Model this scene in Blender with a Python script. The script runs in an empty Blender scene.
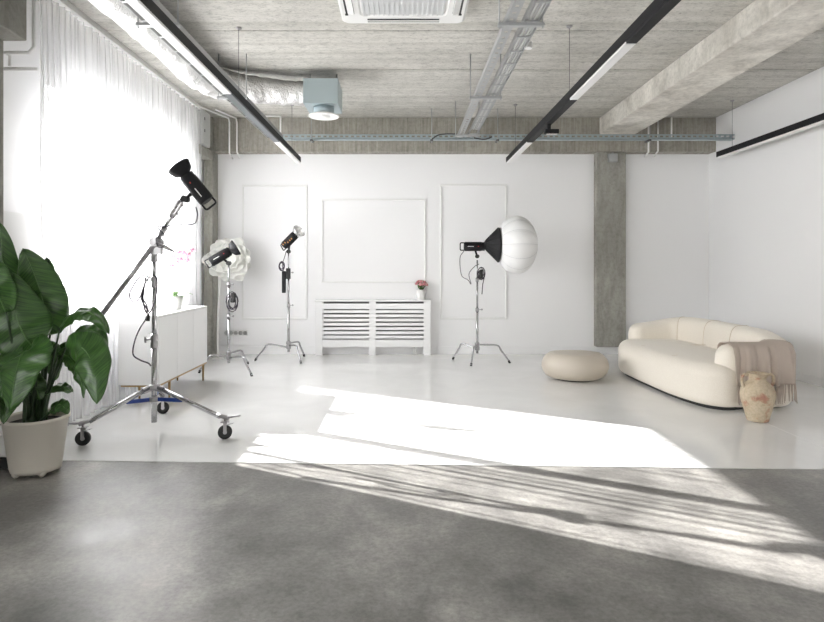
import bpy, math, random
from mathutils import Vector, Matrix, noise as mnoise
random.seed(7)
S = bpy.context.scene
COL = S.collection
PI = math.pi
V = Vector

# ---------------------------------------------------------------- camera
F = 600.0; EYE = 1.3; HX, HY = 404.0, 266.0
cam_d = bpy.data.cameras.new('camera'); cam = bpy.data.objects.new('camera', cam_d); COL.objects.link(cam)
cam.location = (0, 0, EYE); cam.rotation_euler = (PI / 2, 0, 0)
cam_d.sensor_width = 36.0; cam_d.lens = F / 824 * 36.0
cam_d.shift_x = (412 - HX) / 824; cam_d.shift_y = -(311 - HY) / 824
cam_d.clip_start = 0.05; cam_d.clip_end = 300
S.camera = cam

# ---------------------------------------------------------------- sky, sun, exposure
w = bpy.data.worlds.new('world'); S.world = w; w.use_nodes = True
bg = w.node_tree.nodes['Background']; bg.inputs[0].default_value = (1.0, .99, 1.01, 1); bg.inputs[1].default_value = 4.7
SUN = V((1.0, -0.55, -0.535)).normalized()
sd = bpy.data.lights.new('sun', 'SUN'); sd.energy = 14.5; sd.angle = math.radians(0.5); sd.color = (1.0, 0.96, 0.95)
so = bpy.data.objects.new('sun', sd); COL.objects.link(so)
so.rotation_euler = SUN.to_track_quat('-Z', 'Y').to_euler(); so.location = (-12, 10, 7)
WIN = [(-3.6, -1.2, .96, 2.80), (.5, 1.9, .96, 2.80), (4.95, 7.69, .96, 2.80)]   # y0 y1 z0 z1 of left windows; first two unseen, added for fill light
for (y0, y1, z0, z1) in WIN:
    ld = bpy.data.lights.new('window_portal', 'AREA'); ld.shape = 'RECTANGLE'; ld.size = z1 - z0; ld.size_y = y1 - y0
    ld.cycles.is_portal = True
    lo = bpy.data.objects.new('window_portal', ld); COL.objects.link(lo)
    lo.location = (-3.3, (y0 + y1) / 2, (z0 + z1) / 2); lo.rotation_euler = (0, -PI / 2, 0)
S.view_settings.view_transform = 'Standard'; S.view_settings.look = 'None'
S.view_settings.gamma = 1.0; S.view_settings.use_curve_mapping = False
S.view_settings.exposure = 1.56
S.cycles.max_bounces = 12; S.cycles.diffuse_bounces = 7; S.cycles.glossy_bounces = 4
S.cycles.transmission_bounces = 6; S.cycles.transparent_max_bounces = 24
S.cycles.sample_clamp_indirect = 8.0; S.cycles.caustics_reflective = False; S.cycles.caustics_refractive = False
S.cycles.use_denoising = True; S.cycles.denoising_prefilter = 'ACCURATE'; S.cycles.use_adaptive_sampling = False

# ---------------------------------------------------------------- helpers
def P(x, y, Y):
    """a point of the place at distance Y that was measured at x, y in the photograph"""
    return V(((x - HX) * Y / F, Y, EYE + (HY - y) * Y / F))

def basis(d):
    d = V(d).normalized()
    u = d.cross(V((0, 0, 1)))
    if u.length < 1e-3: u = V((1, 0, 0))
    u.normalize(); return d, u, d.cross(u).normalized()

class MB:
    def __init__(s): s.v = []; s.f = []; s.sm = []
    def add(s, vs, fs, smooth=False):
        b = len(s.v); s.v += [V(p) for p in vs]
        for f in fs: s.f.append([b + i for i in f]); s.sm.append(smooth)
        return s
    def box(s, x0, x1, y0, y1, z0, z1):
        vs = [(x, y, z) for x in (x0, x1) for y in (y0, y1) for z in (z0, z1)]
        return s.add(vs, [(0, 1, 3, 2), (4, 6, 7, 5), (0, 4, 5, 1), (2, 3, 7, 6), (0, 2, 6, 4), (1, 5, 7, 3)])
    def obox(s, c, ax, ay, az):
        c = V(c); ax = V(ax); ay = V(ay); az = V(az)
        vs = [c + ax * i + ay * j + az * k for i in (-1, 1) for j in (-1, 1) for k in (-1, 1)]
        return s.add(vs, [(0, 1, 3, 2), (4, 6, 7, 5), (0, 4, 5, 1), (2, 3, 7, 6), (0, 2, 6, 4), (1, 5, 7, 3)])
    def bar(s, p0, p1, w, h, up=(0, 0, 1)):
        p0 = V(p0); p1 = V(p1); d = (p1 - p0); L = d.length; d.normalize(); up = V(up)
        u = d.cross(up)
        if u.length < 1e-3: u = V((1, 0, 0))
        u.normalize(); n = u.cross(d)
        return s.obox((p0 + p1) / 2, d * L / 2, u * w / 2, n * h / 2)
    def ring_surface(s, rings, cap0=True, cap1=True, closed=False, smooth=True):
        n = len(rings[0]); b = len(s.v)
        for r in rings: s.v += [V(p) for p in r]
        m = len(rings)
        for i in range(m if closed else m - 1):
            j = (i + 1) % m
            for k in range(n):
                k2 = (k + 1) % n
                s.f.append([b + i * n + k, b + i * n + k2, b + j * n + k2, b + j * n + k]); s.sm.append(smooth)
        if cap0 and not closed: s.f.append([b + k for k in range(n)][::-1]); s.sm.append(False)
        if cap1 and not closed: s.f.append([b + (m - 1) * n + k for k in range(n)]); s.sm.append(False)
        return s
    def lathe(s, prof, c=(0, 0, 0), d=(0, 0, 1), n=24, cap0=True, cap1=True, closed=False):
        d, u, v_ = basis(d); c = V(c)
        rings = [[c + d * z + (u * math.cos(2 * PI * k / n) + v_ * math.sin(2 * PI * k / n)) * max(r, 1e-4) for k in range(n)] for r, z in prof]
        return s.ring_surface(rings, cap0, cap1, closed)
    def cyl(s, p0, p1, r0, r1=None, n=16):
        p0 = V(p0); p1 = V(p1); r1 = r0 if r1 is None else r1
        return s.lathe([(r0, 0), (r1, (p1 - p0).length)], p0, p1 - p0, n)
    def tube(s, pts, r, n=8, cap=True):
        pts = [V(p) for p in pts]; rings = []; pu = None
        for i, p in enumerate(pts):
            t = (pts[min(i + 1, len(pts) - 1)] - pts[max(i - 1, 0)]).normalized()
            if pu is None:
                _, u, _v = basis(t)
            else:
                u = pu - t * pu.dot(t)
                u = u.normalized() if u.length > 1e-4 else basis(t)[1]
            pu = u; v_ = t.cross(u)
            rr = r[i] if isinstance(r, (list, tuple)) else r
            rings.append([p + (u * math.cos(2 * PI * k / n) + v_ * math.sin(2 * PI * k / n)) * rr for k in range(n)])
        return s.ring_surface(rings, cap, cap)
    def sphere(s, c, r, n=16, m=10, sc=(1, 1, 1)):
        c = V(c); rings = []
        for i in range(m + 1):
            a = -PI / 2 + PI * i / m; rr = max(math.cos(a) * r, 1e-5)
            rings.append([c + V((rr * math.cos(2 * PI * k / n) * sc[0], rr * math.sin(2 * PI * k / n) * sc[1], r * math.sin(a) * sc[2])) for k in range(n)])
        return s.ring_surface(rings, True, True)
    def grid(s, fn, nu, nv, smooth=True):
        b = len(s.v)
        for i in range(nu + 1):
            for j in range(nv + 1): s.v.append(V(fn(i / nu, j / nv)))
        for i in range(nu):
            for j in range(nv):
                a = b + i * (nv + 1) + j
                s.f.append([a, a + 1, a + nv + 2, a + nv + 1]); s.sm.append(smooth)
        return s
    def build(s, name, mat, root=None, bevel=0, subsurf=0, solid=0, loc=None, kind=None):
        me = bpy.data.meshes.new(name)
        o = bpy.data.objects.new(name, me); COL.objects.link(o)
        off = V((0, 0, 0))
        if root is not None:
            r = root
            while r is not None: off = off + V(r.location); r = r.parent
            o.parent = root
        elif loc is not None:
            off = V(loc); o.location = off
        elif kind is None:
            xs = [p.x for p in s.v]; ys = [p.y for p in s.v]; zs = [p.z for p in s.v]
            off = V(((min(xs) + max(xs)) / 2, (min(ys) + max(ys)) / 2, min(zs))); o.location = off
        me.from_pydata([tuple(p - off) for p in s.v], [], s.f)
        me.polygons.foreach_set('use_smooth', s.sm)
        me.validate(); me.update()
        me.materials.append(mat)
        if solid:
            m = o.modifiers.new('solid', 'SOLIDIFY'); m.thickness = solid; m.offset = 0
        if bevel:
            m = o.modifiers.new('bevel', 'BEVEL'); m.width = bevel; m.segments = 2; m.limit_method = 'ANGLE'; m.angle_limit = math.radians(40)
        if subsurf:
            m = o.modifiers.new('sub', 'SUBSURF'); m.levels = subsurf; m.render_levels = subsurf
        if kind: o['kind'] = kind
        return o

def tag(o, label, cat, group=None):
    o['label'] = label; o['category'] = cat
    if group: o['group'] = group
    return o
def thing(name, label, cat, loc=(0, 0, 0), group=None):
    o = bpy.data.objects.new(name, None); COL.objects.link(o); o.location = loc; o.empty_display_size = .1
    return tag(o, label, cat, group)
def struct(name, mb, mat, bevel=0, parent=None):
    o = mb.build(name, mat, parent, bevel=bevel, kind='structure')
    return o

def bez(ps, n):
    """Catmull-Rom through the points"""
    ps = [V(p) for p in ps]; q = [ps[0] * 2 - ps[1]] + ps + [ps[-1] * 2 - ps[-2]]; out = []
    for i in range(1, len(q) - 2):
        for k in range(n):
            t = k / n
            out.append(0.5 * ((2 * q[i]) + (q[i + 1] - q[i - 1]) * t + (2 * q[i - 1] - 5 * q[i] + 4 * q[i + 1] - q[i + 2]) * t * t + (3 * q[i] - q[i - 1] - 3 * q[i + 1] + q[i + 2]) * t ** 3))
    out.append(ps[-1]); return out

# ---------------------------------------------------------------- materials
def mat(name, col, rough=.5, metal=0, **kw):
    m = bpy.data.materials.new(name); m.use_nodes = True
    nt = m.node_tree; b = nt.nodes['Principled BSDF']
    c = tuple(col) + (1,)
    b.inputs['Base Color'].default_value = c; b.inputs['Roughness'].default_value = rough; b.inputs['Metallic'].default_value = metal
    for k, v_ in kw.items(): b.inputs[k.replace('_', ' ')].default_value = v_
    return m
def nodes(m): return m.node_tree, m.node_tree.nodes, m.node_tree.links, m.node_tree.nodes['Principled BSDF']
def coord(m, scale=(1, 1, 1), rot=(0, 0, 0), kind='Object'):
    nt, N, L, b = nodes(m)
    tc = N.new('ShaderNodeTexCoord'); mp = N.new('ShaderNodeMapping')
    mp.inputs['Scale'].default_value = scale; mp.inputs['Rotation'].default_value = rot
    L.new(tc.outputs[kind], mp.inputs[0]); return mp.outputs[0]
def noise(m, vec, scale, detail=4, rough=.55, dist=0):
    nt, N, L, b = nodes(m); n = N.new('ShaderNodeTexNoise')
    n.inputs['Scale'].default_value = scale; n.inputs['Detail'].default_value = detail
    n.inputs['Roughness'].default_value = rough; n.inputs['Distortion'].default_value = dist
    L.new(vec, n.inputs['Vector']); return n.outputs['Fac']
def ramp(m, fac, stops):
    nt, N, L, b = nodes(m); r = N.new('ShaderNodeValToRGB'); e = r.color_ramp.elements
    while len(e) < len(stops): e.new(.5)
    for i, (p, c) in enumerate(stops):
        e[i].position = p; e[i].color = (tuple(c) + (1,)) if hasattr(c, '__len__') else (c, c, c, 1)
    L.new(fac, r.inputs[0]); return r.outputs[0]
def mix(m, a, b_, fac, mode='MIX'):
    nt, N, L, b = nodes(m); x = N.new('ShaderNodeMix'); x.data_type = 'RGBA'; x.blend_type = mode
    for sock, val in ((x.inputs['Factor'], fac), (x.inputs['A'], a), (x.inputs['B'], b_)):
        if hasattr(val, 'links') or hasattr(val, 'is_output'): L.new(val, sock)
        elif hasattr(val, '__len__'): sock.default_value = tuple(val) + (1,)
        else: sock.default_value = val
    return x.outputs['Result']
def bump(m, fac, strength=.3, dist=.01):
    nt, N, L, b = nodes(m); n = N.new('ShaderNodeBump'); n.inputs['Strength'].default_value = strength; n.inputs['Distance'].default_value = dist
    L.new(fac, n.inputs['Height']); L.new(n.outputs[0], b.inputs['Normal'])
def to(m, sock, out): m.node_tree.links.new(out, m.node_tree.nodes['Principled BSDF'].inputs[sock])

M = {}
# white painted walls
m = M['wall'] = mat('wall_paint', (.885, .883, .888), .55); c = coord(m); n1 = noise(m, c, 60, 3); bump(m, n1, .05, .002)
M['wallr'] = M['wall']
m = M['mould'] = mat('moulding_paint', (.84, .84, .83), .45)
# grey power-floated concrete floor
m = M['concrete_floor'] = mat('concrete_floor', (.2, .2, .2), .4)
c = coord(m); c2 = coord(m, (1, .6, 1), (0, 0, .35))
a = noise(m, c2, 1.5, 7, .65, .25); d_ = noise(m, c, 2.6, 8, .62, 0); e_ = noise(m, c, 45, 5, .75)
colr = ramp(m, a, [(.34, (.150, .145, .139)), (.5, (.235, .227, .216)), (.66, (.36, .345, .325))])
colr = mix(m, colr, ramp(m, d_, [(.34, .70), (.66, 1.28)]), 1.0, 'MULTIPLY')
colr = mix(m, colr, ramp(m, e_, [(.32, .65), (.62, 1.12)]), .8, 'MULTIPLY')
to(m, 'Base Color', colr); to(m, 'Roughness', ramp(m, d_, [(.36, .30), (.62, .42)])); bump(m, e_, .04, .002)
# white epoxy floor
m = M['epoxy'] = mat('white_epoxy', (.74, .74, .72), .14)
c = coord(m); a = noise(m, c, 1.6, 6, .6, .8); d_ = noise(m, c, 9, 5, .6)
to(m, 'Base Color', ramp(m, a, [(.3, (.80, .80, .795)), (.7, (.87, .87, .865))])); to(m, 'Roughness', ramp(m, a, [(.35, .04), (.65, .13)])); bump(m, d_, .008, .002)
# ceiling: concrete slabs with casting rows that run across the room
m = M['ceiling'] = mat('cast_ceiling', (.4, .39, .36), .85)
cs = coord(m, (1, 9.4, 1)); c = coord(m); ch = coord(m, (.55, 9.4, 1))
row = noise(m, coord(m, (.08, 9.4, 1)), 1.0, 2, .5)
blot = noise(m, coord(m, (11, 22, 1)), 1.0, 7, .75, .6); big = noise(m, c, .9, 3)
speck = noise(m, coord(m, (14, 40, 1)), 2.0, 4, .7)
colr = ramp(m, row, [(.32, (.50, .485, .445)), (.5, (.565, .55, .51)), (.68, (.62, .605, .565))])
colr = mix(m, colr, ramp(m, blot, [(.36, .62), (.5, .98), (.75, 1.12)]), .75, 'MULTIPLY')
colr = mix(m, colr, ramp(m, speck, [(.36, .45), (.44, 1.0)]), .7, 'MULTIPLY')
colr = mix(m, colr, ramp(m, big, [(.3, .85), (.7, 1.12)]), .8, 'MULTIPLY')
to(m, 'Base Color', colr); bump(m, blot, .4, .006)
# beam / column concrete
def concrete(name, lo, hi, stretch=(1, 1, 1)):
    m = mat(name, hi, .8); c = coord(m, stretch); c0 = coord(m)
    a = noise(m, c, 3.0, 8, .65, .5); b2 = noise(m, c0, 22, 6, .7); d2 = noise(m, c0, 1.1, 3)
    colr = ramp(m, a, [(.3, lo), (.7, hi)])
    colr = mix(m, colr, ramp(m, b2, [(.3, .62), (.55, 1.05)]), .55, 'MULTIPLY')
    colr = mix(m, colr, ramp(m, d2, [(.3, .8), (.7, 1.15)]), .7, 'MULTIPLY')
    to(m, 'Base Color', colr); bump(m, b2, .3, .005); return m
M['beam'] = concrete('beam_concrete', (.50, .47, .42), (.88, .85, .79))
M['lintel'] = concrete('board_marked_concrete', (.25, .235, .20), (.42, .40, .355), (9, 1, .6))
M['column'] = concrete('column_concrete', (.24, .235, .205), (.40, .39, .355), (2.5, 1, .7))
# metals and plastics
M['white_pl'] = mat('white_plastic', (.82, .82, .81), .35)
M['white_slat'] = mat('pale_grille', (.62, .63, .64), .5)
M['white_lac'] = mat('white_lacquer', (.87, .87, .87), .22)
M['black'] = mat('black_metal', (.010, .010, .012), .6, Specular_IOR_Level=.3)
M['black_mat'] = mat('black_rubber', (.02, .02, .02), .65)
M['fabric_black'] = mat('black_cloth', (.015, .015, .017), .85)
M['diff'] = mat('opal_diffuser', (.80, .80, .80), .35)
M['greyblank'] = mat('grey_track_cover', (.13, .14, .15), .4, .3)
M['galv'] = mat('galvanised_steel', (.45, .46, .465), .42, .55)
m = M['galv2'] = mat('galvanised_sheet', (.45, .53, .56), .42, .5)
m = M['foil'] = mat('aluminium_foil', (.76, .75, .74), .32, 1.0)
c = coord(m); a = noise(m, c, 26, 4, .6, 1.2); bump(m, a, .9, .02)
M['chrome'] = mat('chrome', (.47, .47, .48), .14, 1.0)
M['steel'] = mat('brushed_steel', (.40, .39, .40), .3, 1.0)
M['darksteel'] = mat('dark_steel', (.10, .10, .11), .35, .8)
M['blue'] = mat('blue_paint', (.012, .045, .25), .35)
M['grey_box'] = mat('grey_cabinet_paint', (.55, .56, .55), .45)
M['brass'] = mat('brass', (.38, .26, .12), .35, 1.0)
M['silver_in'] = mat('silver_reflector', (.85, .85, .85), .22, 1.0)
M['red'] = mat('red_mark', (.6, .02, .02), .4)
M['orange'] = mat('orange_mark', (.45, .2, .04), .45)
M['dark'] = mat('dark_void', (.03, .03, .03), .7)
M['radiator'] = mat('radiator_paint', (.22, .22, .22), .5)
M['cord'] = mat('black_cord', (.03, .02, .035), .5)
m = M['lantern'] = mat('lantern_fabric', (.86, .86, .86), .7)
M['lantern'].node_tree.nodes['Principled BSDF'].inputs['Transmission Weight'].default_value = 0.0
m = M['sofa'] = mat('cream_boucle', (.80, .74, .65), .95); c = coord(m); a = noise(m, c, 170, 3, .7)
to(m, 'Base Color', ramp(m, a, [(.3, (.78, .72, .63)), (.7, (.89, .84, .755))])); bump(m, a, .35, .004)
m.node_tree.nodes['Principled BSDF'].inputs['Sheen Weight'].default_value = .25
M['seam'] = mat('sofa_seam', (.60, .50, .38), .9)
m = M['throw'] = mat('taupe_knit', (.53, .45, .39), .95); c = coord(m, (90, 90, 12)); a = noise(m, c, 2, 3); bump(m, a, .4, .004)
m = M['pouf'] = mat('beige_leather', (.60, .54, .46), .42); c = coord(m); a = noise(m, c, 120, 3); bump(m, a, .06, .002)
m = M['clay'] = mat('weathered_clay', (.55, .45, .33), .85); c = coord(m)
a = noise(m, c, 9, 5, .6, .4); b2 = noise(m, c, 45, 5, .7)
colr = ramp(m, a, [(.3, (.62, .53, .40)), (.55, (.55, .45, .32)), (.64, (.45, .24, .17)), (.75, (.38, .19, .15))])
to(m, 'Base Color', mix(m, colr, ramp(m, b2, [(.35, .7), (.6, 1.08)]), .6, 'MULTIPLY')); bump(m, b2, .4, .004)
M['pot'] = mat('cream_pot', (.62, .585, .52), .5)
M['soil'] = mat('potting_soil', (.02, .014, .01), .95)
m = M['leaf'] = mat('glossy_leaf', (.03, .09, .025), .32); c = coord(m, (1, 1, 1), kind='UV')
m.node_tree.nodes['Principled BSDF'].inputs['Subsurface Weight'].default_value = 0
c = coord(m, (60, 2, 1), kind='UV'); a = noise(m, c, 1.0, 2); g = noise(m, coord(m), 3, 3)
to(m, 'Base Color', mix(m, ramp(m, a, [(.35, (.020, .062, .014)), (.65, (.062, .150, .030))]), ramp(m, g, [(.3, .7), (.7, 1.25)]), .8, 'MULTIPLY')); bump(m, a, .35, .004)
M['rib'] = mat('leaf_midrib', (.10, .20, .06), .4)
M['stalk'] = mat('green_stalk', (.02, .045, .015), .45)
M['petal'] = mat('pink_petal', (.75, .33, .35), .6); M['petal2'] = mat('pale_pink_petal', (.86, .62, .60), .6)
M['orchid'] = mat('orchid_petal', (.80, .55, .66), .5); M['orchid_c'] = mat('orchid_centre', (.45, .06, .2), .5)
M['green'] = mat('small_leaf', (.07, .16, .03), .5)


def sheer(name, col, t0):
    """sheer cloth: what goes straight through falls with the angle, the rest scatters to both sides"""
    m = bpy.data.materials.new(name); m.use_nodes = True; nt = m.node_tree; N = nt.nodes; L = nt.links
    N.remove(N['Principled BSDF']); out = N['Material Output']
    geo = N.new('ShaderNodeNewGeometry'); dot = N.new('ShaderNodeVectorMath'); dot.operation = 'DOT_PRODUCT'
    L.new(geo.outputs['Normal'], dot.inputs[0]); L.new(geo.outputs['Incoming'], dot.inputs[1])
    ab = N.new('ShaderNodeMath'); ab.operation = 'ABSOLUTE'; L.new(dot.outputs['Value'], ab.inputs[0])
    mx = N.new('ShaderNodeMath'); mx.operation = 'MAXIMUM'; mx.inputs[1].default_value = .08; L.new(ab.outputs[0], mx.inputs[0])
    iv = N.new('ShaderNodeMath'); iv.operation = 'DIVIDE'; iv.inputs[0].default_value = 1.0; L.new(mx.outputs[0], iv.inputs[1])
    pw = N.new('ShaderNodeMath'); pw.operation = 'POWER'; pw.inputs[0].default_value = t0; L.new(iv.outputs[0], pw.inputs[1])
    tr = N.new('ShaderNodeBsdfTransparent'); tl = N.new('ShaderNodeBsdfTranslucent'); df = N.new('ShaderNodeBsdfDiffuse')
    for x in (tl, df): x.inputs['Color'].default_value = tuple(col) + (1,)
    m1 = N.new('ShaderNodeMixShader'); m1.inputs[0].default_value = .5; L.new(tl.outputs[0], m1.inputs[1]); L.new(df.outputs[0], m1.inputs[2])
    m2 = N.new('ShaderNodeMixShader'); L.new(pw.outputs[0], m2.inputs[0]); L.new(m1.outputs[0], m2.inputs[1]); L.new(tr.outputs[0], m2.inputs[2])
    L.new(m2.outputs[0], out.inputs[0]); return m
M['sheer'] = sheer('sheer_curtain', (.93, .93, .94), .62)
def paper(name, col):
    m = bpy.data.materials.new(name); m.use_nodes = True; nt = m.node_tree; N = nt.nodes; L = nt.links
    N.remove(N['Principled BSDF']); tl = N.new('ShaderNodeBsdfTranslucent'); df = N.new('ShaderNodeBsdfDiffuse'); mm = N.new('ShaderNodeMixShader'); mm.inputs[0].default_value = .2
    for x in (tl, df): x.inputs['Color'].default_value = tuple(col) + (1,)
    L.new(df.outputs[0], mm.inputs[1]); L.new(tl.outputs[0], mm.inputs[2]); L.new(mm.outputs[0], N['Material Output'].inputs[0]); return m
def glass(name):
    m = bpy.data.materials.new(name); m.use_nodes = True; nt = m.node_tree; N = nt.nodes; L = nt.links
    N.remove(N['Principled BSDF']); out = N['Material Output']
    geo = N.new('ShaderNodeNewGeometry'); dot = N.new('ShaderNodeVectorMath'); dot.operation = 'DOT_PRODUCT'
    L.new(geo.outputs['Normal'], dot.inputs[0]); L.new(geo.outputs['Incoming'], dot.inputs[1]); prev = dot.outputs['Value']
    for op, v_ in (('ABSOLUTE', None), ('SUBTRACT', 1), ('POWER', 5), ('MULTIPLY_ADD', .93)):   # Schlick reflectance, the same from both faces
        q_ = N.new('ShaderNodeMath'); q_.operation = op
        if op == 'SUBTRACT': q_.inputs[0].default_value = 1; L.new(prev, q_.inputs[1])
        else:
            L.new(prev, q_.inputs[0])
            if v_: q_.inputs[1].default_value = v_
            if op == 'MULTIPLY_ADD': q_.inputs[2].default_value = .04
        prev = q_.outputs[0]
    tr = N.new('ShaderNodeBsdfTransparent'); tr.inputs[0].default_value = (.97, .98, .97, 1)
    gl = N.new('ShaderNodeBsdfGlossy'); gl.inputs['Roughness'].default_value = .02; mm = N.new('ShaderNodeMixShader')
    L.new(prev, mm.inputs[0]); L.new(tr.outputs[0], mm.inputs[1]); L.new(gl.outputs[0], mm.inputs[2]); L.new(mm.outputs[0], out.inputs[0]); return m
M['glass'] = glass('window_glass')
M['paper'] = paper('white_paper_petal', (.95, .95, .92))

# ---------------------------------------------------------------- room shell
XL, XR, YB, YF, ZC = -2.95, 4.5, 8.86, -4.5, 3.44
struct('floor', MB().box(-3.3, XR + .3, YF - .3, YB + .3, -.25, -.004), M['concrete_floor'])
e = MB(); e.add([(XL, 4.04, -.003), (XR, 3.775, -.003), (XR, YB, -.003), (XL, YB, -.003), (XL, 4.04, 0), (XR, 3.775, 0), (XR, YB, 0), (XL, YB, 0)],
                [(4, 5, 6, 7), (0, 1, 5, 4), (1, 2, 6, 5), (2, 3, 7, 6), (3, 0, 4, 7), (3, 2, 1, 0)])
struct('floor', e, M['epoxy'])
struct('trim_joint', MB().box(2.995, 3.003, 3.86, 7.3, 0, .0012), M['white_lac'])
# ceiling: slabs with open joints and a backing
cb = MB(); ys = [5.46 + 1.07 * k for k in range(-10, 4)]
ys = [YF] + [y for y in ys if YF < y < YB] + [YB]
for a, b in zip(ys[:-1], ys[1:]): cb.box(XL - .35, XR + .3, a + .008, b - .008, ZC, ZC + .12)
cb.box(XL - .35, XR + .3, YF - .3, YB + .3, ZC + .10, ZC + .2)
struct('ceiling', cb, M['ceiling'])
struct('wall_back', MB().box(XL - .35, XR + .3, YB, YB + .25, 0, 3.0), M['wall'])
struct('wall_right', MB().box(XR, XR + .25, YF - .3, YB + .3, 0, ZC + .1), M['wallr'])
struct('wall_front', MB().box(XL - .35, XR + .3, YF - .25, YF, 0, ZC + .1), M['wall'])
# left wall with its window openings, both rear ones added
wl = MB(); x0, x1 = XL - .3, XL; edges = [YF - .3] + [v_ for q in WIN for v_ in q[:2]] + [YB + .3]
for k in range(0, len(edges), 2): wl.box(x0, x1, edges[k], edges[k + 1], 0, ZC + .1)
for q in WIN:
    wl.box(x0, x1, q[0], q[1], 0, q[2]); wl.box(x0, x1, q[0], q[1], q[3], ZC + .1)
struct('wall_left', wl, M['wall'])
for k, (y0, y1, z0, z1) in enumerate(WIN):
    fr = MB(); xa, xb = -3.20, -3.14; t = .05
    fr.box(xa, xb, y0, y1, z0, z0 + t); fr.box(xa, xb, y0, y1, z1 - t, z1); fr.box(xa, xb, y0, y0 + t, z0, z1); fr.box(xa, xb, y1 - t, y1, z0, z1)
    if y1 - y0 > 1.3:
        ym = 6.03 if y0 > 0 else y0 + (y1 - y0) * .5; fr.box(xa, xb, ym - .035, ym + .035, z0, z1)
    wf = struct('window_%d' % (k + 1), fr, M['white_pl'])  # those behind the camera are unseen, added to brighten the room
    g = MB().box(-3.175, -3.167, y0 + t, y1 - t, z0 + t, z1 - t).build('pane', M['glass'], wf)
    MB().box(-3.0, -2.9, y0 - .02, y1 + .02, z0 - .035, z0 + .001).build('window_sill', M['white_lac'], wf)
# concrete frame
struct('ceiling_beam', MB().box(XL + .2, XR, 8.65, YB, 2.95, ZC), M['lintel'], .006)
struct('ceiling_beam', MB().box(2.82, 3.34, YF, 8.66, 3.2, ZC), M['beam'], .012)
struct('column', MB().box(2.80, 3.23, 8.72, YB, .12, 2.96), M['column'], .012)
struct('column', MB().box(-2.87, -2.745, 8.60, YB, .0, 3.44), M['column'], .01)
struct('ceiling_beam', MB().box(-3.0, -2.72, 7.95, 8.5, 2.80, 2.93), M['column'], .01)
struct('ceiling_beam', MB().box(-3.0, -2.60, 1.5, 4.14, 2.85, ZC), M['column'], .01)
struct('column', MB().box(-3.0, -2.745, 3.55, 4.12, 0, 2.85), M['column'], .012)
# baseboards and wall mouldings
struct('baseboard_back', MB().box(XL, XR, YB - .012, YB, 0, .115), M['wall'], .003)
struct('baseboard_right', MB().box(XR - .012, XR, YF, YB, 0, .09), M['wall'], .003)
struct('baseboard_left', MB().box(XL, XL + .012, 4.2, YB, 0, .12), M['grey_box'], .003)
for k, (xa, xb, ya, yb) in enumerate([(242, 307.5, 185, 319.5), (321.4, 426, 199, 283), (440, 507, 184.5, 319.5)]):
    a = P(xa, yb, YB); b = P(xb, ya, YB); t = .028; mb = MB(); y0, y1 = YB - .016, YB + .002
    mb.box(a.x, b.x, y0, y1, a.z, a.z + t); mb.box(a.x, b.x, y0, y1, b.z - t, b.z)
    mb.box(a.x, a.x + t, y0, y1, a.z + t, b.z - t); mb.box(b.x - t, b.x, y0, y1, a.z + t, b.z - t)
    struct('trim_%d' % (k + 1), mb, M['mould'], .006)

# ---------------------------------------------------------------- curtains
rl = MB().box(-2.79, -2.71, 1.5, 8.15, 3.39, ZC); tag(rl.build('curtain_rail', M['white_pl'], bevel=.004), 'white ceiling rail that carries the sheer curtains over the left windows', 'curtain rail')
def curtain(y0, y1, lam, amp, seed, lab, xoff=0, flare=0):
    rnd = random.Random(seed); ph = []; y = y0; acc = 0
    n = int((y1 - y0) / lam * 14); mb = MB()
    base = [V((rnd.uniform(-9, 9), 0, 0)), 0]
    def fn(u, v):
        yy = y0 + (y1 - y0) * u; z = 3.385 - 3.375 * v
        s = yy + .10 * mnoise.noise(V((yy * 1.7 + seed, 0, .25 * v)))
        a = amp * (.75 + .55 * mnoise.noise(V((yy * 2.3, seed, v * .5)))) * (.55 + .6 * min(1, v * 3))
        ph = 2 * PI * s / lam
        x = -2.75 + xoff + a * math.sin(ph) + .35 * a * math.sin(2.3 * ph + seed) + .02 * mnoise.noise(V((yy * 5, v * 2, seed + 3)))
        yo = .35 * a * math.cos(ph) + flare * v * (1 - u)
        return (x, yy + yo, z)
    mb.grid(fn, n, 14)
    o = mb.build('sheer_curtain', M['sheer']); tag(o, lab, 'curtain', 'sheer curtains on the left wall'); return o
curtain(4.50, 5.99, .095, .042, 3.1, 'sheer white floor-length curtain nearest the potted plant', flare=.12)
curtain(6.00, 6.15, .075, .022, 8.3, 'narrow bunched sheer curtain edge behind the rolling stand, between the two windows', .0)
curtain(6.16, 8.02, .125, .050, 5.7, 'sheer white curtain behind the white sideboard and orchid')

# leaning white board behind the curtain edge
mb = MB(); mb.add([(-2.90, 4.18, 1.70), (-2.90, 4.74, 1.70), (-2.80, 4.86, 0.002), (-2.80, 4.18, 0.002), (-2.92, 4.18, 1.70), (-2.92, 4.74, 1.70), (-2.82, 4.86, .002), (-2.82, 4.18, .002)],
                  [(0, 3, 2, 1), (4, 5, 6, 7), (0, 1, 5, 4), (1, 2, 6, 5), (2, 3, 7, 6), (3, 0, 4, 7)])
tag(mb.build('reflector_board', M['white_pl']), 'tall white board leaning on the left wall behind the plant', 'board')

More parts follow.
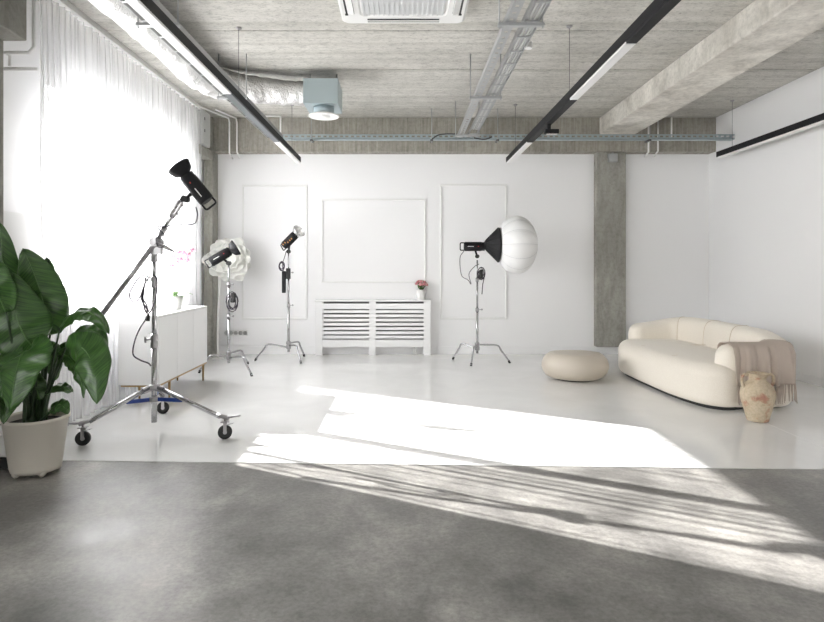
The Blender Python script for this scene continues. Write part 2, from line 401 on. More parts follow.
# ---------------------------------------------------------------- conduits and boxes
def conduit(pts, r, lab, grp):
    mb = MB(); mb.tube(pts, r, 8)
    tag(mb.build('conduit', M['white_pl']), lab, 'pipe', grp)
g = 'white conduits on the back beam'; yb = 8.62
def bk(x, y, Y=yb): return P(x, y, Y)
conduit([V((bk(229.5, 0).x - .22, 7.9, 3.41)), V((bk(229.5, 0).x - .22 + .02, 7.92, 3.41)), V((bk(229.5, 0).x, yb - .05, 3.41)), V((bk(229.5, 0).x, yb, 3.36)), bk(229.5, 153), P(232.5, 158.5, 8.8)], .012, 'white conduit leftmost on the back beam, hooked at its lower end', g)
conduit([V((bk(237, 0).x - .14, 8.1, 3.41)), V((bk(237, 0).x, yb - .05, 3.41)), V((bk(237, 0).x, yb, 3.36)), bk(237, 152), P(239.5, 157.5, 8.8)], .012, 'white conduit second from the left on the back beam, hooked at its lower end', g)
conduit([V((bk(252, 0).x, 8.3, 3.41)), V((bk(269, 0).x, 8.3, 3.41)), V((bk(269, 0).x, 8.3, 3.41)), V((bk(269, 0).x, 8.3, 3.25)), V((bk(269, 0).x, 8.3, 3.2))], .012, 'white conduit with a square bend below the silver duct', g)
conduit([V((bk(262, 0).x, 8.45, 3.41)), V((bk(283, 0).x, 8.45, 3.41)), V((bk(283, 0).x, 8.45, 3.40)), V((bk(283, 0).x, 8.45, 3.1)), V((bk(283, 0).x, 8.45, 3.06))], .012, 'white conduit dropping to the left end of the wall cable tray', g)
conduit([bk(648.5, 124), bk(648.5, 152), P(645, 156.5, 8.8)], .013, 'white conduit under the big beam, left one of the hooked pair', g)
conduit([bk(658, 121), bk(658, 151), P(654.5, 156, 8.8)], .013, 'white conduit under the big beam, right one of the hooked pair', g)
conduit([bk(671.5, 117.5), bk(671.5, 137)], .013, 'short straight white conduit right of the big beam', g)
g = 'white pipes at the left column'
conduit([V((-2.585, 4.19, ZC)), V((-2.585, 4.19, 2.83)), V((-2.62, 4.19, 2.79)), V((-2.80, 4.19, 2.79)), V((-2.86, 4.19, 2.74)), V((-2.9, 4.19, 2.72))], .013, 'white pipe that drops past the near left beam and bends to the wall', g)
conduit([V((-2.60, 4.26, 2.70)), V((-2.80, 4.26, 2.70)), V((-2.92, 4.26, 2.70))], .013, 'short lower white pipe beside the near left beam', g)
conduit([V((-2.80, 4.26, 2.72)), V((-2.80, 4.26, 2.80)), V((-2.90, 4.2, 2.84))], .012, 'short angled white pipe end beside the near left beam', g)

r = thing('electrical_cabinet', 'grey electrical cabinet high in the rear left corner beside the curtain', 'cabinet', (-2.83, 8.15, 2.93))
MB().box(-2.93, -2.69, 8.03, 8.32, 2.935, 3.40).build('cabinet_body', M['grey_box'], r, .006)
MB().box(-2.69, -2.682, 8.045, 8.305, 2.95, 3.385).build('cabinet_door', M['grey_box'], r, .003)
for zz in (3.10, 3.26): MB().box(-2.683, -2.674, 8.06, 8.075, zz, zz + .04).build('latch', M['darksteel'], r)

r = thing('junction_box', 'small grey junction box near the top of the right concrete column', 'box', (3.01, 8.71, 2.84))
q = P(612.5, 158, 8.7); MB().box(q.x - .065, q.x + .065, 8.66, 8.725, q.z - .06, q.z + .06).build('housing', M['galv'], r, .008)
MB().cyl((q.x, 8.69, q.z + .05), (q.x, 8.69, q.z + .11), .014).build('cable_gland', M['steel'], r)

mb = MB(); a = P(224, 336, YB - .012); b = P(247.5, 330, YB - .012)
r = thing('socket_strip', 'row of white wall sockets low on the back wall by the left stand', 'socket', (a.x, YB, a.z))
MB().box(a.x, b.x, YB - .012, YB + .001, a.z, b.z).build('plate', M['white_pl'], r, .003)
for k in range(5):
    cx = a.x + (b.x - a.x) * (k + .5) / 5; cz = (a.z + b.z) / 2
    MB().lathe([(.030, 0), (.030, .003), (.024, .003), (.020, .001)], (cx, YB - .011, cz), (0, -1, 0), 16).build('socket', M['grey_box'], r)

# ---------------------------------------------------------------- radiator cover
SB = 68.8; RY0, RY1 = 8.72, 8.858
def rx(c): return (300 + c / 3.27 - HX) / SB
def rz(c): return max(0, EYE - (180 + c / 3.27 - HY) / SB)
top = EYE - (300 - HY) / SB
r = thing('radiator_cover', 'white slatted radiator cover against the back wall, pink flowers on top', 'radiator cover', (-.45, 8.79, 0))
MB().box(rx(48), rx(429), RY0 - .012, RY1, top - .022, top).build('top_board', M['white_lac'], r, .003)
for (a, b) in ((50, 74), (226, 248), (405, 427)):
    MB().box(rx(a), rx(b), RY0, RY0 + .022, 0, top - .022).build('stile', M['white_lac'], r, .002)
for sx in (rx(50), rx(427) - .018): MB().box(sx, sx + .018, RY0 + .022, RY1, 0, top - .022).build('side_panel', M['white_lac'], r)
for (a, b) in ((74, 226), (248, 405)):
    MB().box(rx(a), rx(b), RY0 + .002, RY0 + .02, rz(422), rz(404)).build('top_rail', M['white_lac'], r)
    MB().box(rx(a), rx(b), RY0 + .002, RY0 + .02, rz(546), rz(523)).build('bottom_rail', M['white_lac'], r)
    for k in range(7):
        c0 = 426 + k * 13.9
        zc_ = (rz(c0) + rz(c0 + 8.5)) / 2; MB().box(rx(a), rx(b), RY0 + .004, RY0 + .018, zc_ - .020, zc_ + .020).build('slat', M['white_lac'], r)
MB().box(rx(74), rx(405), RY1 - .012, RY1, rz(522), top - .022).build('shade_backing', M['radiator'], r)  # dark sheet added to stand in for the shade inside the cover
r = thing('radiator', 'grey panel radiator behind the slats of the white cover', 'radiator', (-.45, 8.80, .1))
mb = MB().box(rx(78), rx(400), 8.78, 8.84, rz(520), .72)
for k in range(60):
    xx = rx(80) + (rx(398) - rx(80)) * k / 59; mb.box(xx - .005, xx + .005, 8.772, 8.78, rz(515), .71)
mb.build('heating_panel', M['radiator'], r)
MB().cyl((rx(372), 8.80, .0), (rx(372), 8.80, .2), .012).build('pipe', M['white_pl'], r)
MB().cyl((rx(380), 8.80, .0), (rx(380), 8.80, .2), .012).build('pipe', M['white_pl'], r)

def blossom(mb, c, r, d, n=6):
    d, u, v_ = basis(d); c = V(c)
    for k in range(n):
        a = 2 * PI * k / n; w_ = (u * math.cos(a) + v_ * math.sin(a)); t = d.cross(w_)
        p = [c, c + w_ * r * .5 + t * r * .34 + d * r * .25, c + w_ * r + d * r * .3, c + w_ * r * .5 - t * r * .34 + d * r * .25]
        mb.add(p, [(0, 1, 2, 3)], True)
    mb.sphere(c + d * r * .15, r * .3, 8, 5)

# small pot of pink roses on the cover
q = P(421, 299.6, 8.78); zt = top
r = thing('flower_pot', 'small white pot of pink roses on the radiator cover', 'potted flowers', (q.x, 8.78, zt))
MB().lathe([(.055, 0), (.062, .02), (.066, .15), (.060, .15), (.056, .02)], (q.x, 8.78, zt), n=24).build('pot', M['white_pl'], r)
rnd = random.Random(4)
for k in range(17):
    th = rnd.uniform(0, 2 * PI); ph = rnd.uniform(.15, 1.35); d = V((math.sin(ph) * math.cos(th), math.sin(ph) * math.sin(th), math.cos(ph)))
    c = V((q.x, 8.78, zt + .19)) + V((d.x * .10, d.y * .06, d.z * .085))
    mb = MB(); mb.sphere(c, .019, 9, 6); blossom(mb, c, .032, d, 6); mb.build('rose', M['petal'] if k % 3 else M['petal2'], r)
    MB().tube([(q.x, 8.78, zt + .13), c], .003, 5).build('stem', M['green'], r)
mb = MB()
for k in range(22):
    th = rnd.uniform(0, 2 * PI); c = V((q.x + math.cos(th) * rnd.uniform(.03, .10), 8.78 + math.sin(th) * .05, zt + rnd.uniform(.15, .24))); d = (c - V((q.x, 8.78, zt + .12))).normalized()
    u = basis(d)[1]; mb.add([c - d * .03, c + u * .012, c + d * .03, c - u * .012], [(0, 1, 2, 3)])
mb.build('foliage', M['green'], r)['kind'] = 'stuff'

# ---------------------------------------------------------------- ceiling services
# cassette air conditioner
r = thing('ceiling_air_conditioner', 'white square cassette air conditioner set in the ceiling', 'air conditioner', (0, 4.6, 3.36))
cx = -.005; cy = 4.6; hw = .515
def rrect(cx, cy, hx, hy, rad, z, n=6):
    out = []
    for (sx, sy, a0) in ((1, 1, 0), (-1, 1, PI / 2), (-1, -1, PI), (1, -1, 3 * PI / 2)):
        for k in range(n + 1):
            a = a0 + PI / 2 * k / n; out.append(V((cx + sx * (hx - rad) + rad * math.cos(a), cy + sy * (hy - rad) + rad * math.sin(a), z)))
    return out
mb = MB(); mb.ring_surface([rrect(cx, cy, hw * .9, hw * .9, .04, 3.439), rrect(cx, cy, hw * .93, hw * .93, .04, 3.40), rrect(cx, cy, hw, hw, .05, 3.40), rrect(cx, cy, hw, hw, .05, 3.375), rrect(cx, cy, hw * .96, hw * .96, .05, 3.36), rrect(cx, cy, .36, .36, .06, 3.36), rrect(cx, cy, .345, .345, .06, 3.372)], True, True, smooth=False)
mb.build('fascia', M['white_pl'], r)
mb = MB()
mb.box(cx - .33, cx + .33, cy - .33, cy + .33, 3.366, 3.371)
for k in range(17):
    x = cx - .32 + .64 * k / 16; mb.box(x - .006, x + .006, cy - .33, cy + .33, 3.358, 3.368)
mb.build('intake_grille', M['white_slat'], r)
for (dx, dy) in ((-1, 0), (1, 0), (0, -1), (0, 1)):
    mb = MB(); c = V((cx + dx * .435, cy + dy * .435, 3.357))
    L_ = .30
    if dx: mb.obox(c, (.035 * 1, 0, .010 * dx), (0, L_, 0), (0, 0, .003))
    else: mb.obox(c, (L_, 0, 0), (0, .035, .010 * dy), (0, 0, .003))
    mb.build('louvre', M['white_pl'], r, .003)
    mb = MB()
    if dx: mb.box(c.x - .012 + dx * .03, c.x + .012 + dx * .03, cy + L_ - .0, cy + L_ + .03, 3.357, 3.362); mb.box(c.x - .035, c.x + .035, cy - L_, cy + L_, 3.3595, 3.361)
    else: mb.box(cx - L_, cx + L_, c.y - .035, c.y + .035, 3.3595, 3.361)
    mb.build('air_slot', M['dark'], r)
MB().box(cx - .24, cx + .24, cy + hw - .002, cy + hw + .05, 3.385, 3.41).build('receiver_flap', M['white_pl'], r, .01)

# linear track lights
def track(x, ya, yb, z, segs, lab, wires, seg_dark=()):
    r = thing('track_light', lab, 'ceiling light', (x, yb, z), 'linear track lights')
    MB().box(x - .038, x + .038, ya, yb, z + .004, z + .075).build('housing', M['black'], r, .004)
    for (a, b, mm) in segs:
        mb = MB().box(x - .034, x + .034, a + .005, b - .005, z - .012, z + .006)
        mb.build('diffuser' if mm == 'diff' else 'cover_strip', M[mm], r, .003)
    for yy in wires:
        MB().cyl((x, yy, z + .07), (x, yy, ZC), .0022, n=6).build('suspension_wire', M['darksteel'], r)
        MB().lathe([(.012, 0), (.028, .012), (.028, .02)], (x, yy, ZC - .02), (0, 0, 1), 12).build('ceiling_rose', M['steel'], r)
    return r
def yof(px, py, x, z):  # depth of a point of the track
    return F * (z - EYE) / (HY - py)
zt_ = 2.755
track(-1.485, -2.5, 8.43, zt_, [(-2.5, .3, 'black'), (.3, 2.6, 'diff'), (2.65, 5.05, 'diff'), (5.05, 7.0, 'greyblank'), (7.0, 8.43, 'diff')], 'long black track light left of the air conditioner, hung on wires', (2.2, 5.39, 7.95))
track(1.475, -2.5, 8.46, zt_, [(-2.5, 3.9, 'black'), (3.9, 5.22, 'diff'), (5.22, 7.0, 'black'), (7.0, 7.02, 'black'), (7.05, 8.44, 'diff')], 'long black track light right of the cable trays, carrying a spotlight', (2.2, 5.35, 7.95))
track(4.24, 2.0, 8.08, 2.76, [(2.0, 5.2, 'black'), (5.3, 8.05, 'diff')], 'black linear light hanging along the right white wall', (2.6, 7.75))
# spotlight
q = P(549, 124, 6.35); q.x = 1.475
r = thing('spotlight', 'small black rectangular spotlight under the right track light', 'spotlight', (1.475, 6.3, 2.62))
MB().cyl((1.475, 6.1, 2.76), (1.475, 6.1, 2.68), .018).build('mount', M['black'], r)
d = V((.75, .25, -.45)).normalized()
mb = MB(); mb.obox((1.50, 6.1, 2.665), V((.07, 0, 0)), V((0, .035, .0)), V((0, 0, .022))); mb.build('lamp_head', M['black'], r, .006)
MB().box(1.445, 1.555, 6.075, 6.125, 2.636, 2.644).build('lens', M['silver_in'], r)

# cable trays
def tray(name, xa, xb, ya, yb, z, lab, h=.045, slots=True):
    """perforated channel along Y"""
    r = thing(name, lab, 'cable tray', ((xa + xb) / 2, yb, z), 'galvanised cable trays')
    mb = MB(); t = .003
    mb.box(xa, xa + t, ya, yb, z, z + h); mb.box(xb - t, xb, ya, yb, z, z + h)
    w_ = xb - xa; n = int((yb - ya) / .11)
    if w_ > .1:
        for k in range(int((yb - ya) / .30)): mb.box(xa + t, xb - t, ya + .1 + k * .30, ya + .125 + k * .30, z, z + t)
    else:
        for (fa, fb) in ((0, .3), (.7, 1)): mb.box(xa + w_ * fa + (t if fa == 0 else 0), xa + w_ * fb - (t if fb == 1 else 0), ya, yb, z, z + t)
        for k in range(n + 1): mb.box(xa + w_ * .3, xa + w_ * .7, ya + k * .11, ya + k * .11 + .07, z, z + t)
    mb.build('channel', M['galv'], r)
    return r
trayz = 3.02
tray('cable_tray', .715, .785, -2.5, 8.05, trayz, 'narrow galvanised cable tray right of the air conditioner')
tray('cable_tray', .845, .96, -2.5, 8.05, trayz, 'wider galvanised cable tray with grey cables, left of the right track light')
tray('cable_tray', -1.84, -1.63, -2.5, 8.10, trayz, 'galvanised cable tray above the left track light beside the silver duct')
for k, xx in enumerate((.860, .881, .902, .923, .944)):
    mb = MB(); pts = [V((xx + .001 * math.sin(y_ * 2 + k * 2), y_ * 1.0, trayz + .0135 + .001 * math.sin(y_ + k))) for y_ in [-2.4 + .4 * i for i in range(26)]]
    mb.tube(pts, .0085, 8); tag(mb.build('electric_cable', M['grey_box' if k % 2 else 'galv']), ('leftmost', 'second', 'middle', 'fourth', 'rightmost')[k] + ' of five grey cables along the wide cable tray, counted from the left', 'cable', 'grey cables in the wide tray')
for side, (xa, xb), lab in (('c', (.66, .985), 'right of the air conditioner'), ('l', (-1.88, -1.58), 'over the left track light')):
    for yy, w_ in ((1.9, 'nearest'), (4.22, 'middle'), (6.05, 'far'), (7.8, 'farthest')):
        if side == 'l' and yy == 7.8: continue
        r = thing('tray_hanger', '%s galvanised crossbar hanger under the cable tray %s' % (w_, lab), 'hanger', ((xa + xb) / 2, yy, 2.98), 'cable tray hangers')
        MB().box(xa, xb, yy - .02, yy + .02, trayz - .035, trayz - .014).build('crossbar', M['galv'], r)
        for xx in (xa + .01, xb - .01): MB().cyl((xx, yy, trayz - .05), (xx, yy, ZC), .0055, n=8).build('threaded_rod', M['galv'], r)
# transverse tray
TY = 8.2; TZ = 3.02; xa, xb = P(283, 0, TY).x, P(733.5, 0, TY).x
xb = min(xb, XR - .01)
r = thing('cable_tray', 'galvanised ladder cable tray running across the room in front of the back beam', 'cable tray', (1.4, TY, TZ), 'galvanised cable trays')
mb = MB()
mb.box(xa, xb, TY - .05, TY - .047, TZ, TZ + .018); mb.box(xa, xb, TY - .05, TY - .047, TZ + .052, TZ + .07)
n = int((xb - xa) / .075)
for k in range(n + 1):
    x = xa + k * .075; mb.box(x, x + .032, TY - .05, TY - .047, TZ, TZ + .07)
mb.box(xa, xb, TY + .047, TY + .05, TZ, TZ + .05); mb.box(xa, xb, TY - .05, TY + .05, TZ, TZ + .003)
mb.build('channel', M['galv2'], r)
for xp, lab in ((312, 'leftmost'), (431.5, 'left middle'), (497, 'right middle'), (648, 'rightmost')):
    x = P(xp, 0, TY).x
    r = thing('tray_hanger', '%s rod hanger of the cable tray that crosses before the back beam' % lab, 'hanger', (x, TY, TZ), 'cable tray hangers')
    MB().cyl((x, TY - .06, TZ - .05), (x, TY - .06, ZC if xp != 648 else 3.2), .006, n=8).build('threaded_rod', M['galv'], r)
    MB().box(x - .018, x + .018, TY - .07, TY + .07, TZ - .022, TZ - .004).build('bracket', M['darksteel'], r)
for (pts, lab) in (([P(432, 139, 8.1), P(440, 134.5, 8.1), P(455, 134, 8.1), P(462, 137, 8.1)], 'loose grey cable looping left of the tray junction'), ([P(474, 138, 8.14), P(484, 139.5, 8.13), P(492, 137, 8.15)], 'loose grey cable right of the tray junction')):
    tag(MB().tube(bez(pts, 5), .009, 6).build('electric_cable', M['darksteel']), lab, 'cable', 'loose cables at the tray junction')
# white sensor by the tray
q = P(528.5, 45, 4.75)
r = thing('ceiling_sensor', 'small white cylindrical sensor hanging under the wide cable tray', 'sensor', (q.x, q.y, q.z))
MB().lathe([(.028, 0), (.032, .01), (.032, .05), (.02, .055)], q - V((0, 0, .03)), (0, 0, 1), 16).build('sensor_body', M['white_pl'], r)
MB().box(q.x - .012, q.x + .012, q.y - .01, q.y + .01, q.z + .02, trayz + .02).build('bracket', M['galv'], r)

# foil duct
def sm0(i, n): return max(0, min(1, (i / n - .6) / .2))
pts = bez([(-2.06, -2.4, 3.25), (-2.06, 0, 3.25), (-2.07, 2.5, 3.24), (-2.06, 5.2, 3.25), (-2.08, 5.98, 3.25), (-1.95, 6.44, 3.25), (-1.60, 6.62, 3.24), (-1.2, 6.68, 3.22), (-1.09, 6.68, 3.21)], 26)
mb = MB(); mb.tube(pts, [.160 - .025 * sm0(i, len(pts)) for i in range(len(pts))], 28)
mb2 = []
for i, p in enumerate(mb.v):
    c = pts[min(i // 28, len(pts) - 1)]; d = (p - c)
    k_ = 1 + .10 * mnoise.noise(p * 9) + .07 * mnoise.noise(p * 23) + .03 * mnoise.noise(p * 50)
    mb2.append(c + d * k_)
mb.v = mb2
tag(mb.build('air_duct', M['foil']), 'crinkled silver foil flexible duct along the ceiling at left', 'duct')
r = thing('air_outlet_box', 'galvanised outlet box with round white diffuser at the end of the foil duct', 'vent', (-.93, 6.68, 2.97))
MB().box(-1.085, -.71, 6.45, 6.90, 3.05, 3.32).build('plenum_box', M['galv2'], r, .004)
MB().lathe([(.115, 0), (.115, .09)], (-.885, 6.62, 2.965), n=28).build('neck', M['galv2'], r)
MB().lathe([(.165, .0), (.17, .012), (.12, .03), (.115, .03)], (-.885, 6.62, 2.945), n=32).build('diffuser_ring', M['white_pl'], r)
MB().lathe([(.02, 0), (.07, .006), (.075, .012), (.02, .016)], (-.885, 6.62, 2.93), n=24).build('diffuser_disc', M['white_pl'], r)
mb = MB()
for xx in (-1.05, -.75): MB().cyl((xx, 6.70, 3.31), (xx, 6.70, ZC), .006, n=6).build('threaded_rod', M['galv'], r)

# ---------------------------------------------------------------- sideboard and orchid
SX0, SX1, SY0, SY1, SZ0, SZ1 = -2.62, -2.25, 5.50, 6.86, .195, .845
r = thing('sideboard', 'white lacquered sideboard on thin brass legs in front of the left curtain', 'sideboard', (-2.43, 6.18, 0))
MB().box(SX0, SX1 - .02, SY0, SY1, SZ0 + .01, SZ1 - .018).build('body', M['white_lac'], r, .002)
MB().box(SX0, SX1, SY0, SY1, SZ1 - .018, SZ1).build('top_board', M['white_lac'], r, .002)
for a, b in ((SY0 + .002, 5.952), (5.955, 6.405), (6.408, SY1 - .002)): MB().box(SX1 - .019, SX1, a, b, SZ0 + .012, SZ1 - .02).build('door', M['white_lac'], r, .0015)
MB().box(SX0 + .02, SX1 - .004, SY0 + .01, SY1 - .01, SZ0 - .006, SZ0 + .01).build('brass_frame', M['brass'], r)
for xx in (SX0 + .05, SX1 - .03):
    for yy in (SY0 + .33, SY1 - .05):
        MB().cyl((xx, yy, SZ0), (xx, yy, 0), .013, .009, 12).build('leg', M['brass'], r)
q = V((-2.40, 6.30, SZ1))
r = thing('potted_orchid', 'white and pink orchid in a small white pot on the sideboard', 'potted plant', q)
MB().lathe([(.05, 0), (.062, .01), (.078, .14), (.072, .14), (.066, .10), (.001, .10)], q, n=24, cap1=False).build('pot', M['white_pl'], r)
for k, (dx, dy, L_, dz) in enumerate(((.8, .3, .17, .05), (-.8, -.2, .17, .07), (.3, -.9, .15, .03), (-.3, .8, .13, .06), (.9, -.4, .12, .02))):
    d = V((dx, dy, 0)).normalized(); u = d.cross(V((0, 0, 1)))
    def fn(a, b, d=d, u=u, L_=L_, dz=dz): t = a; w_ = .026 * math.sin(PI * min(1, .15 + .85 * t)) ; return q + V((0, 0, .12)) + d * L_ * t + V((0, 0, dz * math.sin(PI * t * .8))) + u * w_ * (b - .5) * 2 + V((0, 0, .012 * abs(b - .5)))
    MB().grid(fn, 8, 4).build('leaf', M['green'], r, solid=.002)
st = bez([q + V((0, 0, .12)), q + V((.02, 0, .30)), q + V((.05, 0, .45)), q + V((.11, -.02, .56)), q + V((.17, -.04, .60))], 6)
MB().tube(st, .004, 6).build('stem', M['green'], r)
for k, (dx, dz) in enumerate(((-.02, .46), (.03, .50), (.0, .56), (.07, .53), (.10, .60), (.15, .58), (.14, .52), (.19, .63), (.05, .60))):
    mb = MB(); blossom(mb, q + V((dx, -.03, dz)), .046, V((.3, -1, .1)), 5); fl = mb.build('flower', M['orchid'], r)
    MB().sphere(q + V((dx + .002, -.042, dz)), .009, 8, 6).build('lip', M['orchid_c'], fl)

# ---------------------------------------------------------------- strobes
def strobe(label, loc, d, L_, R_, dish, dish_len, marks='red', silver=False, group='studio lights', cordpts=None, mount=None):
    d = V(d).normalized(); c = V(loc); _, u, v_ = basis(d)
    r = thing('studio_light', label, 'studio light', c, group)
    b0 = c - d * L_ / 2
    MB().lathe([(R_ * .82, 0), (R_ * .95, .006), (R_, .02), (R_, L_ * .86), (R_ * .93, L_ * .88), (R_ * .93, L_)], b0, d, 28).build('body', M['black'], r)
    # rear handle
    hp = bez([b0 + v_ * R_ * .8, b0 - d * .045 + v_ * R_ * .75, b0 - d * .05, b0 - d * .045 - v_ * R_ * .75, b0 - v_ * R_ * .8], 5)
    MB().tube(hp, .008, 8).build('handle', M['black'], r)
    # reflector dish
    t = .003; a = c + d * (L_ / 2 - .006); r0 = R_ * .72
    pr = [(r0, 0), (r0, .02), (r0 + (dish - r0) * .62, dish_len * .42), (dish * .95, dish_len * .8), (dish, dish_len)]
    MB().lathe(pr + [(x - t, z) for x, z in pr[::-1]], a, d, 32, closed=True).build('reflector', M['silver_in'] if silver else M['black'], r)
    inn = [(x - t * 1.6, z) for x, z in pr[:-1]] + [(dish - t * 1.6, dish_len * .97)]
    MB().lathe(inn, a, d, 32, True, False).build('reflector_lining', M['silver_in'], r)
    MB().lathe([(r0 * .7, 0), (r0 * .7, .03), (r0 * .4, .05), (.001, .055)], a, d, 20).build('flash_tube', M['diff'], r)
    # marks on the flank towards the camera
    fl = V((0, -1, 0)) - d * V((0, -1, 0)).dot(d); fl.normalize(); s_ = d.cross(fl)
    if marks == 'red':
        MB().obox(c + fl * (R_ + .0005) - d * L_ * .18, d * .040, s_ * .0035, fl * .001).build('white_mark', M['white_pl'], r)
        MB().obox(c + fl * (R_ + .0005) + d * L_ * .20, d * .006, s_ * .0045, fl * .001).build('red_mark', M['red'], r)
    elif marks == 'orange':
        for k in (-.36, -.2, -.05, .12, .26):
            MB().obox(c + fl * (R_ + .0005) + d * L_ * k + s_ * .012 * (1 if k > -.1 else -1), d * .007, s_ * .009, fl * .001).build('orange_mark', M['orange'], r)
    if mount is not None:
        mt = V(mount); e2 = c + (mt - c).normalized() * R_ * .95
        MB().tube([e2, mt], .014, 10).build('mount', M['black'], r)
        MB().cyl(mt + V((0, -.035, 0)), mt + V((0, .035, 0)), .026, n=16).build('tilt_knob', M['black_mat'], r)
    if cordpts: MB().tube(bez(cordpts, 8), .005, 6).build('power_cord', M['cord'], r)
    return r

def loops(c, n, r0, seed, ax=(0, 1, 0)):
    rnd = random.Random(seed); pts = []
    for k in range(n * 12 + 1):
        a = 2 * PI * k / 12; rr = r0 * (1 + .25 * math.sin(k * .37 + seed))
        pts.append(V(c) + V((math.cos(a) * rr * .62, .012 * math.sin(k * .21), math.sin(a) * rr)))
    return pts

# ---------------------------------------------------------------- C-stands
def cstand(label, x, y, top_z, feet, hubz, legbend=.62):
    r = thing('light_stand', label, 'light stand', (x, y, 0), 'chrome studio stands on turtle bases')
    MB().cyl((x, y, hubz - .10), (x, y, hubz + (top_z - hubz) * .42), .0175, n=16).build('lower_pole', M['chrome'], r)
    MB().cyl((x, y, hubz + (top_z - hubz) * .40), (x, y, hubz + (top_z - hubz) * .78), .0135, n=14).build('middle_pole', M['chrome'], r)
    MB().cyl((x, y, hubz + (top_z - hubz) * .76), (x, y, top_z), .0105, n=12).build('upper_pole', M['chrome'], r)
    for f in (.42, .77):
        z = hubz + (top_z - hubz) * f
        cl = MB().cyl((x, y, z - .025), (x, y, z + .025), .024, n=16).build('collar', M['steel'], r)
        mb = MB(); mb.cyl((x, y, z), (x + .055, y - .02, z + .006), .006, n=8); mb.sphere((x + .06, y - .02, z + .006), .013, 10, 6); mb.build('knob', M['steel'], cl)
    MB().lathe([(.026, -.06), (.034, -.05), (.034, -.012), (.026, 0), (.034, .01), (.034, .04), (.024, .05)], (x, y, hubz), n=20).build('hub', M['steel'], r)
    for k, (fx, fy) in enumerate(feet):
        foot = V((fx, fy, .012)); hub = V((x, y, hubz - .03 + .028 * k - .01)); hd = V((fx - x, fy - y, 0))
        bend = V((x, y, hubz + .01)) + hd * legbend
        pts = [hub, hub + (bend - hub) * .5 + V((0, 0, .004)), hub + (bend - hub) * .88 + V((0, 0, .004)), bend + hd * .04 - V((0, 0, .012)), bend + (foot - bend) * .3, foot]
        lg = MB().tube(bez(pts, 5), .0125, 10).build('leg', M['chrome'], r)
        MB().cyl(foot + (bend - foot).normalized() * .03, foot - V((0, 0, .01)), .015, n=10).build('rubber_foot', M['black_mat'], lg)
    return r

# left c-stand
f1 = P(251.7, 376.7, 7.05); f2 = P(199.5, 373, 7.30)
y1 = 7.42; x1 = P(228.8, 0, y1).x
cstand('chrome light stand in front of the white paper flower', x1, y1, 1.33, [(f1.x, 7.06), (f2.x, 7.28), (x1 + .10, 7.95)], .20)
c = P(220, 260, y1); dd = P(241, 253.5, y1) - P(206, 265, y1) + V((0, -.12, .08))
strobe('black strobe light in front of the white paper flower', c + V((0, 0, .04)), P(233, 251, y1 + .10) - P(209, 265, y1), .27, .062, .105, .10, mount=(x1, y1, 1.335))
tag(MB().tube(loops((x1 + .05, y1 - .03, .86), 4, .10, 2), .006, 6).build('coiled_cable', M['cord']), 'coiled black cable on the stand by the paper flower', 'cable', 'coiled cables on stands')
tag(MB().box(x1 + .03, x1 + .09, y1 - .06, y1 - .0, .85, .97).build('power_box', M['black_mat'], bevel=.015), 'small black box hanging with the cable on the paper flower stand', 'box')

# middle c-stand
y2 = 8.28; x2 = P(288.6, 0, y2).x
g1 = P(255.5, 360, 8.25); g2 = P(302.5, 362, 8.12)
cstand('chrome light stand left of the radiator cover', x2, y2, 1.50, [(g1.x, 8.22), (g2.x, 8.0), (x2 + .16, 8.62)], .215)
strobe('black light with orange marks and silver reflector, left of the radiator cover', P(290, 240, y2) , P(297, 232, y2 - .10) - P(281, 248, y2 + .05), .26, .060, .095, .085, 'orange', True, mount=(x2, y2, 1.50))
tag(MB().tube(loops((x2 - .09, y2 - .03, 1.30), 3, .055, 5), .006, 6).build('coiled_cable', M['cord']), 'small black cable coil high on the middle stand', 'cable', 'coiled cables on stands')
r = thing('battery_pack', 'slim black battery pack clamped to the middle stand', 'battery', (x2 - .05, y2, .98))
MB().box(x2 - .085, x2 - .035, y2 - .05, y2 - .0, .93, 1.23).build('case', M['black'], r, .008)
MB().box(x2 - .03, x2 + .025, y2 - .04, y2 + .02, 1.12, 1.27).build('clamp', M['black_mat'], r, .008)
MB().tube(bez([(x2 - .06, y2 - .03, 1.22), (x2 - .08, y2 - .03, 1.32), (x2 - .05, y2 - .03, 1.42), (x2 - .03, y2 - .02, 1.50)], 6), .005, 6).build('lead', M['cord'], r)

# right c-stand with lantern
y3 = 8.08; x3 = P(477.2, 0, y3).x
h1 = P(455, 357, 8.0); h2 = P(470.5, 364.5, 7.85); h3 = P(509.6, 360.8, 8.05)
cstand('chrome light stand carrying the round white lantern', x3, y3, 1.38, [(h1.x, 8.35), (h2.x, 7.78), (h3.x, 8.02)], .225)
c = P(474, 246.5, y3)
r = strobe('black studio light mounted on the round white lantern', c, (1, -.02, 0), .27, .062, .066, .01, mount=(x3 + .0, y3, 1.43), cordpts=[P(464, 251, y3), P(460, 258, y3), P(461.5, 275, y3), P(468, 280, y3), P(471, 284, y3), P(469, 274, y3), P(474, 267, y3), P(479, 264, y3)])
tag(MB().tube(loops((x3 + .05, y3 - .03, 1.20), 3, .07, 1) + [V((x3 + .07, y3 - .03, 1.05)), V((x3 + .06, y3 - .03, .92))], .006, 6).build('coiled_cable', M['cord']), 'black cable coil hanging from the lantern stand', 'cable', 'coiled cables on stands')
tag(MB().box(x3 + .02, x3 + .07, y3 - .07, y3 - .02, 1.13, 1.25).build('power_box', M['black_mat'], bevel=.012), 'small black box under the lantern light', 'box')
